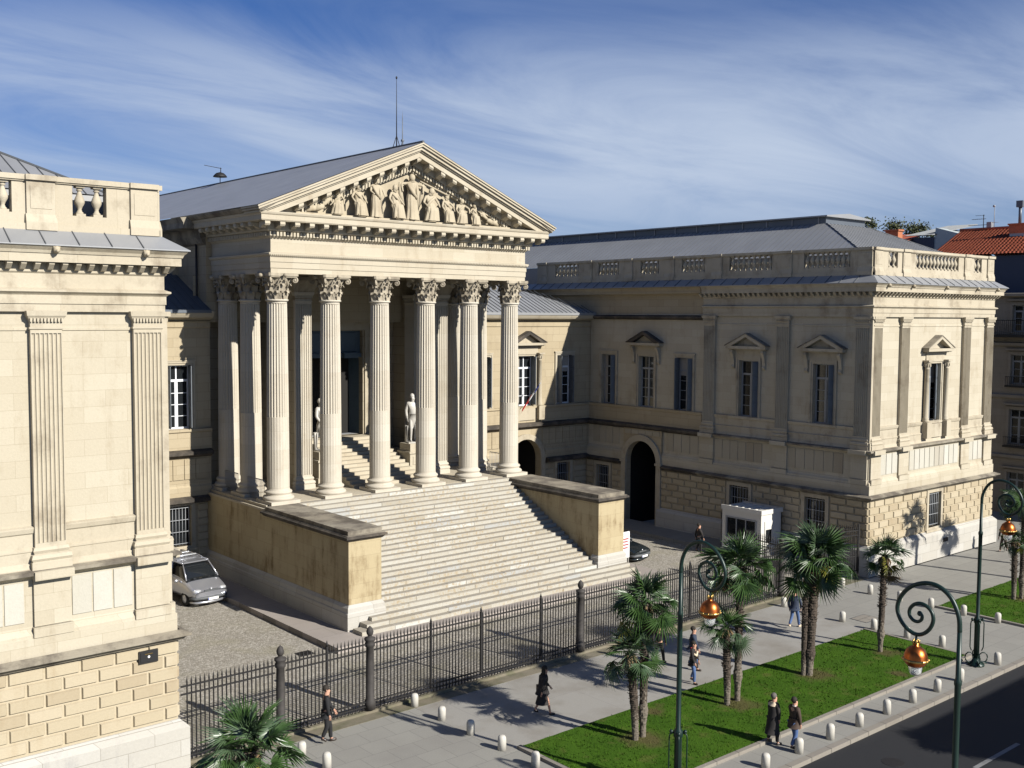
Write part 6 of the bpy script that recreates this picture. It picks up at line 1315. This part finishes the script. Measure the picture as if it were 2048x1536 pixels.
W_ = MB().box(-.64, -.56, -1.44, -1.36, .7, 2.0).box(.06, .14, -1.44, -1.36, .7, 2.0).box(-.56, .06, -1.44, -1.36, 1.92, 2.0).box(-.56, .06, -1.46, -1.36, .68, .76).box(-.56, .06, -1.43, -1.38, 1.52, 1.92).build('window', 'white', E); MB().box(-.6, .1, -1.34, -1.32, .75, 1.95).build('pane', 'glass', W_)
W_ = MB().box(-.99, -.9, -1.08, 1.08, 1.97, 2.05).box(-.99, -.9, -1.08, 1.08, .8, .88).box(-.99, -.9, -1.08, -1.0, .88, 1.97).box(-.99, -.9, 1.0, 1.08, .88, 1.97).box(-.97, -.92, -.36, -.3, .88, 1.97).box(-.97, -.92, .3, .36, .88, 1.97).build('window', 'frame', E); MB().box(-.9, -.88, -1.05, 1.05, .85, 2.0).build('pane', 'glass', W_)
MB().box(.98, 1.25, -.9, 1.5, 0, 2.5).build('side_cabinet', 'render', E)
E = empty('flag', 'red, white and blue flag drooping from the sill of a courtyard window', 'flag', (45.35, 52.15, 8.05))
MB().tube([(0, 0, 0), (.75, -.75, 1.55)], .025, 6).build('staff', 'frame', E)
for nm, mat_, t0, t1, dz in (('blue_band', 'flagb', .78, .98, .05), ('white_band', 'whitec', .5, .78, .25), ('red_band', 'flagr', .16, .5, .25)):
    mb = MB(); v = []
    for i in range(6):
        for j in range(7): t = t0+(t1-t0)*i/5; p = Vector((.75, -.75, 1.55))*t; v.append((p.x-.05-j*.07*(.4+1-t), p.y-.06*math.sin(j*1.4+i*.6), p.z-j*.085*(.6+1-t)))
    mb.add(v, [(i*7+j, i*7+j+1, (i+1)*7+j+1, (i+1)*7+j) for i in range(5) for j in range(6)], 0, True); mb.build(nm, mat_, E)

# ---------------------------------------------------------------- neighbours
HB = empty('townhouse', 'shaded stone townhouse with red tiled roof across the side street at the right edge', 'building', (76, 30, 0)); HB.matrix_world = Matrix.Identity(4)
mb = MB(); b = MB(); wo = []
for c in (4.0, 8.0, 12.0, 16.0, 20.0, 24.0):
    for z0, z1 in ((.6, 3.0), (5.0, 7.5), (9.3, 11.4), (13.0, 14.9)): wo.append((c-.62, c+.62, z0, z1))
wall(b, 0, 28, 0, 15.6, wo, .35); mb.merge(b, FR(76, 50, R(-90))); mb.box(76.05, 96, 22, 49.95, 0, 15.6); mb.v = mb.v
mb2 = MB(); mb2.merge(b, FR(76, 50, R(-90))); mb2.box(76.4, 96, 22, 50, 0, 15.6); mb2.build('wall', 'hwall', HB)
mb = MB()
for z, o_ in ((4.1, .2), (8.4, .2), (12.1, .25), (15.6, .45)): mb.mould([(76, 50), (76, 22)], [(0, z-.2), (o_, z-.05), (o_, z+.12), (0, z+.2)])
mb.build('cornice', 'hwall', HB)
for a, b_, z0, z1 in wo:
    y = 50-(a+b_)/2; q = MB(); q.box(-.82, -.62, -.07, 0, z0-.1, z1); q.box(.62, .82, -.07, 0, z0-.1, z1); q.box(-.82, .82, -.07, 0, z1, z1+.2); q.box(-.95, .95, -.25, 0, z1+.3, z1+.42)
    W_ = q.build('window', 'hwall', HB, loc=(76, y, 0), rot=R(-90)); f, p = casement(1.24, z0, z1, rows=3)
    key = ('hb', z0)
    if key not in CAS: CAS[key] = (f.mesh('frame', 'frame'), p.mesh('pane', 'glass'))
    put(CAS[key][0], 'frame', W_); put(CAS[key][1], 'pane', W_)
    if 4 < z0 < 12:
        q = MB(); q.box(-.9, .9, -.3, 0, z0-.22, z0-.1)
        for i in range(13): q.box(-.85+i*.14-.01, -.85+i*.14+.01, -.27, -.25, z0-.1, z0+.5)
        q.box(-.88, .88, -.28, -.24, z0+.5, z0+.54); q.build('balconet', 'iron', W_)
mb = MB(); mb.box(75.3, 76, 22, 50, 12.62, 12.8)
for i in range(190): mb.box(75.34, 75.36, 22.1+i*.147, 22.12+i*.147, 12.8, 13.8)
mb.box(75.33, 75.37, 22, 50, 13.8, 13.85); mb.build('balcony', 'iron', HB)
mb = MB(); mb.box(77.2, 95, 22.5, 48.5, 15.6, 18.5); mb.build('attic_wall', 'soffit', HB)
def tiled(mb, A, B, C, D, rows=22):   # A-B eave, D-C ridge
    A, B, C, D = map(Vector, (A, B, C, D))
    nrm = (B-A).cross(D-A).normalized()
    if nrm.z < 0: nrm = -nrm
    mb.add([A-nrm*.02, B-nrm*.02, C-nrm*.02, D-nrm*.02], [(0, 1, 2, 3)])
    for r_ in range(rows):
        t0, t1 = r_/rows, (r_+1)/rows; a, b = A.lerp(D, t0), B.lerp(C, t0); c, d = B.lerp(C, t1), A.lerp(D, t1); k = max(4, int((b-a).length/.28)); v = []
        for i in range(k*4+1):
            s_ = i/(k*4); h = .035*abs(math.sin(math.pi*s_*k)); v += [a.lerp(b, s_)+nrm*(h+.05), d.lerp(c, s_)+nrm*(h+.0)]
        mb.add(v, [(2*i, 2*i+2, 2*i+3, 2*i+1) for i in range(k*4)], 0, True)
mb = MB(); tiled(mb, (76.9, 41.6, 18.6), (76.9, 22, 18.6), (88, 22, 21.3), (88, 44.8, 21.3), 26); mb.add([(76.9, 41.6, 18.6), (88, 44.8, 21.3), (95, 44, 18.6)], [(0, 1, 2)]); mb.add([(88, 44.8, 21.2), (88, 22, 21.2), (96, 22, 18.6), (96, 44, 18.6)], [(0, 1, 2, 3)])
mb.tube([(88, 22, 21.4), (88, 44.8, 21.4)], .13, 8); RFh = mb.build('roof', 'tile', HB)
mb = MB(); mb.box(84, 85.4, 37.3, 38.75, 19.3, 20.6); mb.build('chimney', 'render', RFh)
mb = MB(); mb.box(83.95, 85.45, 37.25, 38.8, 20.6, 21.25); mb.box(83.88, 85.52, 37.18, 38.87, 21.25, 21.37); mb.build('chimney', 'brickr', RFh)
mb = MB(); mb.tube([(84.5, 38.2, 21.3), (84.5, 38.2, 22.8)], .12, 10); mb.box(84.3, 84.7, 37.95, 38.45, 22.65, 23.15); mb.build('flue', 'zincd', RFh)
mb = MB(); mb.tube([(88, 42.8, 21.3), (88, 42.8, 22.6)], .035, 5); mb.tube([(88, 44.1, 21.75), (88, 42.4, 21.75)], .02, 4); mb.tube([(88, 43.8, 22.25), (88, 42.6, 22.25)], .02, 4); mb.tube([(88, 43.5, 22.55), (88, 42.7, 22.55)], .015, 4)
for i in range(7): mb.tube([(87.8, 42.7+i*.17, 22.25), (88.2, 42.7+i*.17, 22.25)], .01, 4)
mb.build('antenna', 'iron', HB)
mb = MB(); mb.tube([(88, 41.9, 21.3), (88, 41.9, 23.3)], .03, 5); mb.ell((88, 41.95, 23.25), (.1, .12, .1), 8); mb.box(87.8, 88.2, 42.05, 42.45, 21.5, 21.95); mb.tube([(88, 41.5, 21.9), (88, 42.3, 21.9)], .015, 4); mb.build('antenna', 'frame', HB)
# ribbed metal rooftop shed behind
E = empty('rooftop_shed', 'grey rooftop shed with ribbed silver metal roof left of the red tiles', 'shed', (92, 49, 15)); E.matrix_world = Matrix.Identity(4)
mb = MB(); mb.prism([(52.0, 19.0), (46.4, 19.0), (46.4, 21.3), (49.3, 22.15), (49.35, 21.25), (52.0, 21.3)], 92.3, 96, 0); mb.box(92.2, 96, 49.4, 51.9, 19, 21.3, 1); mb.build('wall', ['render', 'soffit'], E)
mb = MB()
for i in range(14):
    y0 = 52.1-i*.2; mb.box(0, 0, 0, 0, 0, 0) if False else None
A_, B_, C_, D_ = Vector((91.9, 52.1, 21.45)), Vector((91.9, 49.35, 21.45)), Vector((96.2, 47.3, 22.5)), Vector((96.2, 50.2, 22.5))
v = []
for i in range(41): s_ = i/40; h = Vector((0, 0, .1*(i % 2))); v += [A_.lerp(B_, s_)+h, D_.lerp(C_, s_)+h]
mb.add(v, [(2*i, 2*i+2, 2*i+3, 2*i+1) for i in range(40)]); mb.build('roof', 'corrug', E)
E = empty('far_house', 'house with a small orange brick chimney behind the far wing roof', 'building', (92, 55, 0)); E.matrix_world = Matrix.Identity(4)
mb = MB(); mb.box(90, 100, 51.5, 60, 0, 20.6); mb.build('wall', 'hwall', E); mb = MB(); mb.add([(89.6, 51.4, 20.6), (89.6, 60, 20.6), (95, 60, 21.9), (95, 51.4, 21.9)], [(0, 1, 2, 3)]); mb.build('roof', 'tile', E)
mb = MB(); mb.box(91.6, 92.4, 52.6, 53.9, 20.8, 22.0); mb.box(91.5, 92.5, 52.5, 54.0, 22.0, 22.15); mb.build('chimney', 'brickr', E)
# trees behind the roofs
def tree(x, y, z0, h, r_, n, seed, label):
    E = empty('tree', label, 'tree', (x, y, z0), 0, 'trees behind the far roofs'); q = random.Random(seed); mb = MB(); mb.tube([(0, 0, 0), (.2, 0, h*.45), (0, .3, h*.8)], [.45, .3, .12], 8)
    tips = []
    for i in range(9):
        a = q.uniform(0, 6.28); t = Vector((math.cos(a)*r_*q.uniform(.3, .9), math.sin(a)*r_*q.uniform(.3, .9), h*q.uniform(.62, .98))); mb.tube([(0, 0, h*.4), t*.6+Vector((0, 0, h*.2)), t], [.15, .08, .03], 5); tips.append(t)
    mb.build('trunk', 'trunk', E); c = MB()
    for i in range(n*3):
        t = q.choice(tips); p = t+Vector((q.gauss(0, r_*.2), q.gauss(0, r_*.2), q.gauss(0, r_*.16))); s_ = q.uniform(.09, .2); a = Vector((q.uniform(-1, 1), q.uniform(-1, 1), q.uniform(-1, 1))).normalized()*s_; b = a.cross(Vector((q.uniform(-1, 1), q.uniform(-1, 1), q.uniform(-1, 1)))).normalized()*s_*.6
        c.add([p-a, p+b, p+a, p-b], [(0, 1, 2, 3)])
    c.build('crown', 'foli', E)
tree(130, 74.2, 10, 17.4, 2.9, 2200, 1, 'tall sparse tree with the biggest crown behind the ribbed shed'); tree(130, 77.3, 10, 16.6, 1.8, 900, 2, 'thin sparse tree left of the brick chimney'); tree(130, 80.3, 10, 17.8, 1.7, 800, 3, 'leafy tree top rising at the end of the skylight roof'); tree(130, 70.5, 10, 16.4, 1.8, 500, 4, 'low tree top just above the ribbed metal roof')
# unseen house, added on the viewer's side to throw shade on the asphalt
E = empty('shade_caster_house', 'made-up low stone house out of view, added to shade the asphalt', 'building', (48, -4, 0)); E.matrix_world = Matrix.Identity(4)
mb = MB(); b = MB(); wo = [(c-.6, c+.6, z0, z0+2.2) for c in (3, 7, 11, 15, 19) for z0 in (1, 5.4)]; wall(b, 0, 22, 0, 9.8, wo, .3); mb.merge(b, FR(60, 1.5, R(180))); mb.box(38, 60, -12, 1.1, 0, 9.8); mb.box(38, 38.1, 1.1, 1.5, 0, 9.8); mb.build('wall', 'hwall', E)
mb = MB(); mb.box(37.8, 60.2, -12.2, 1.7, 9.8, 10.1); mb.build('cornice', 'hwall', E)
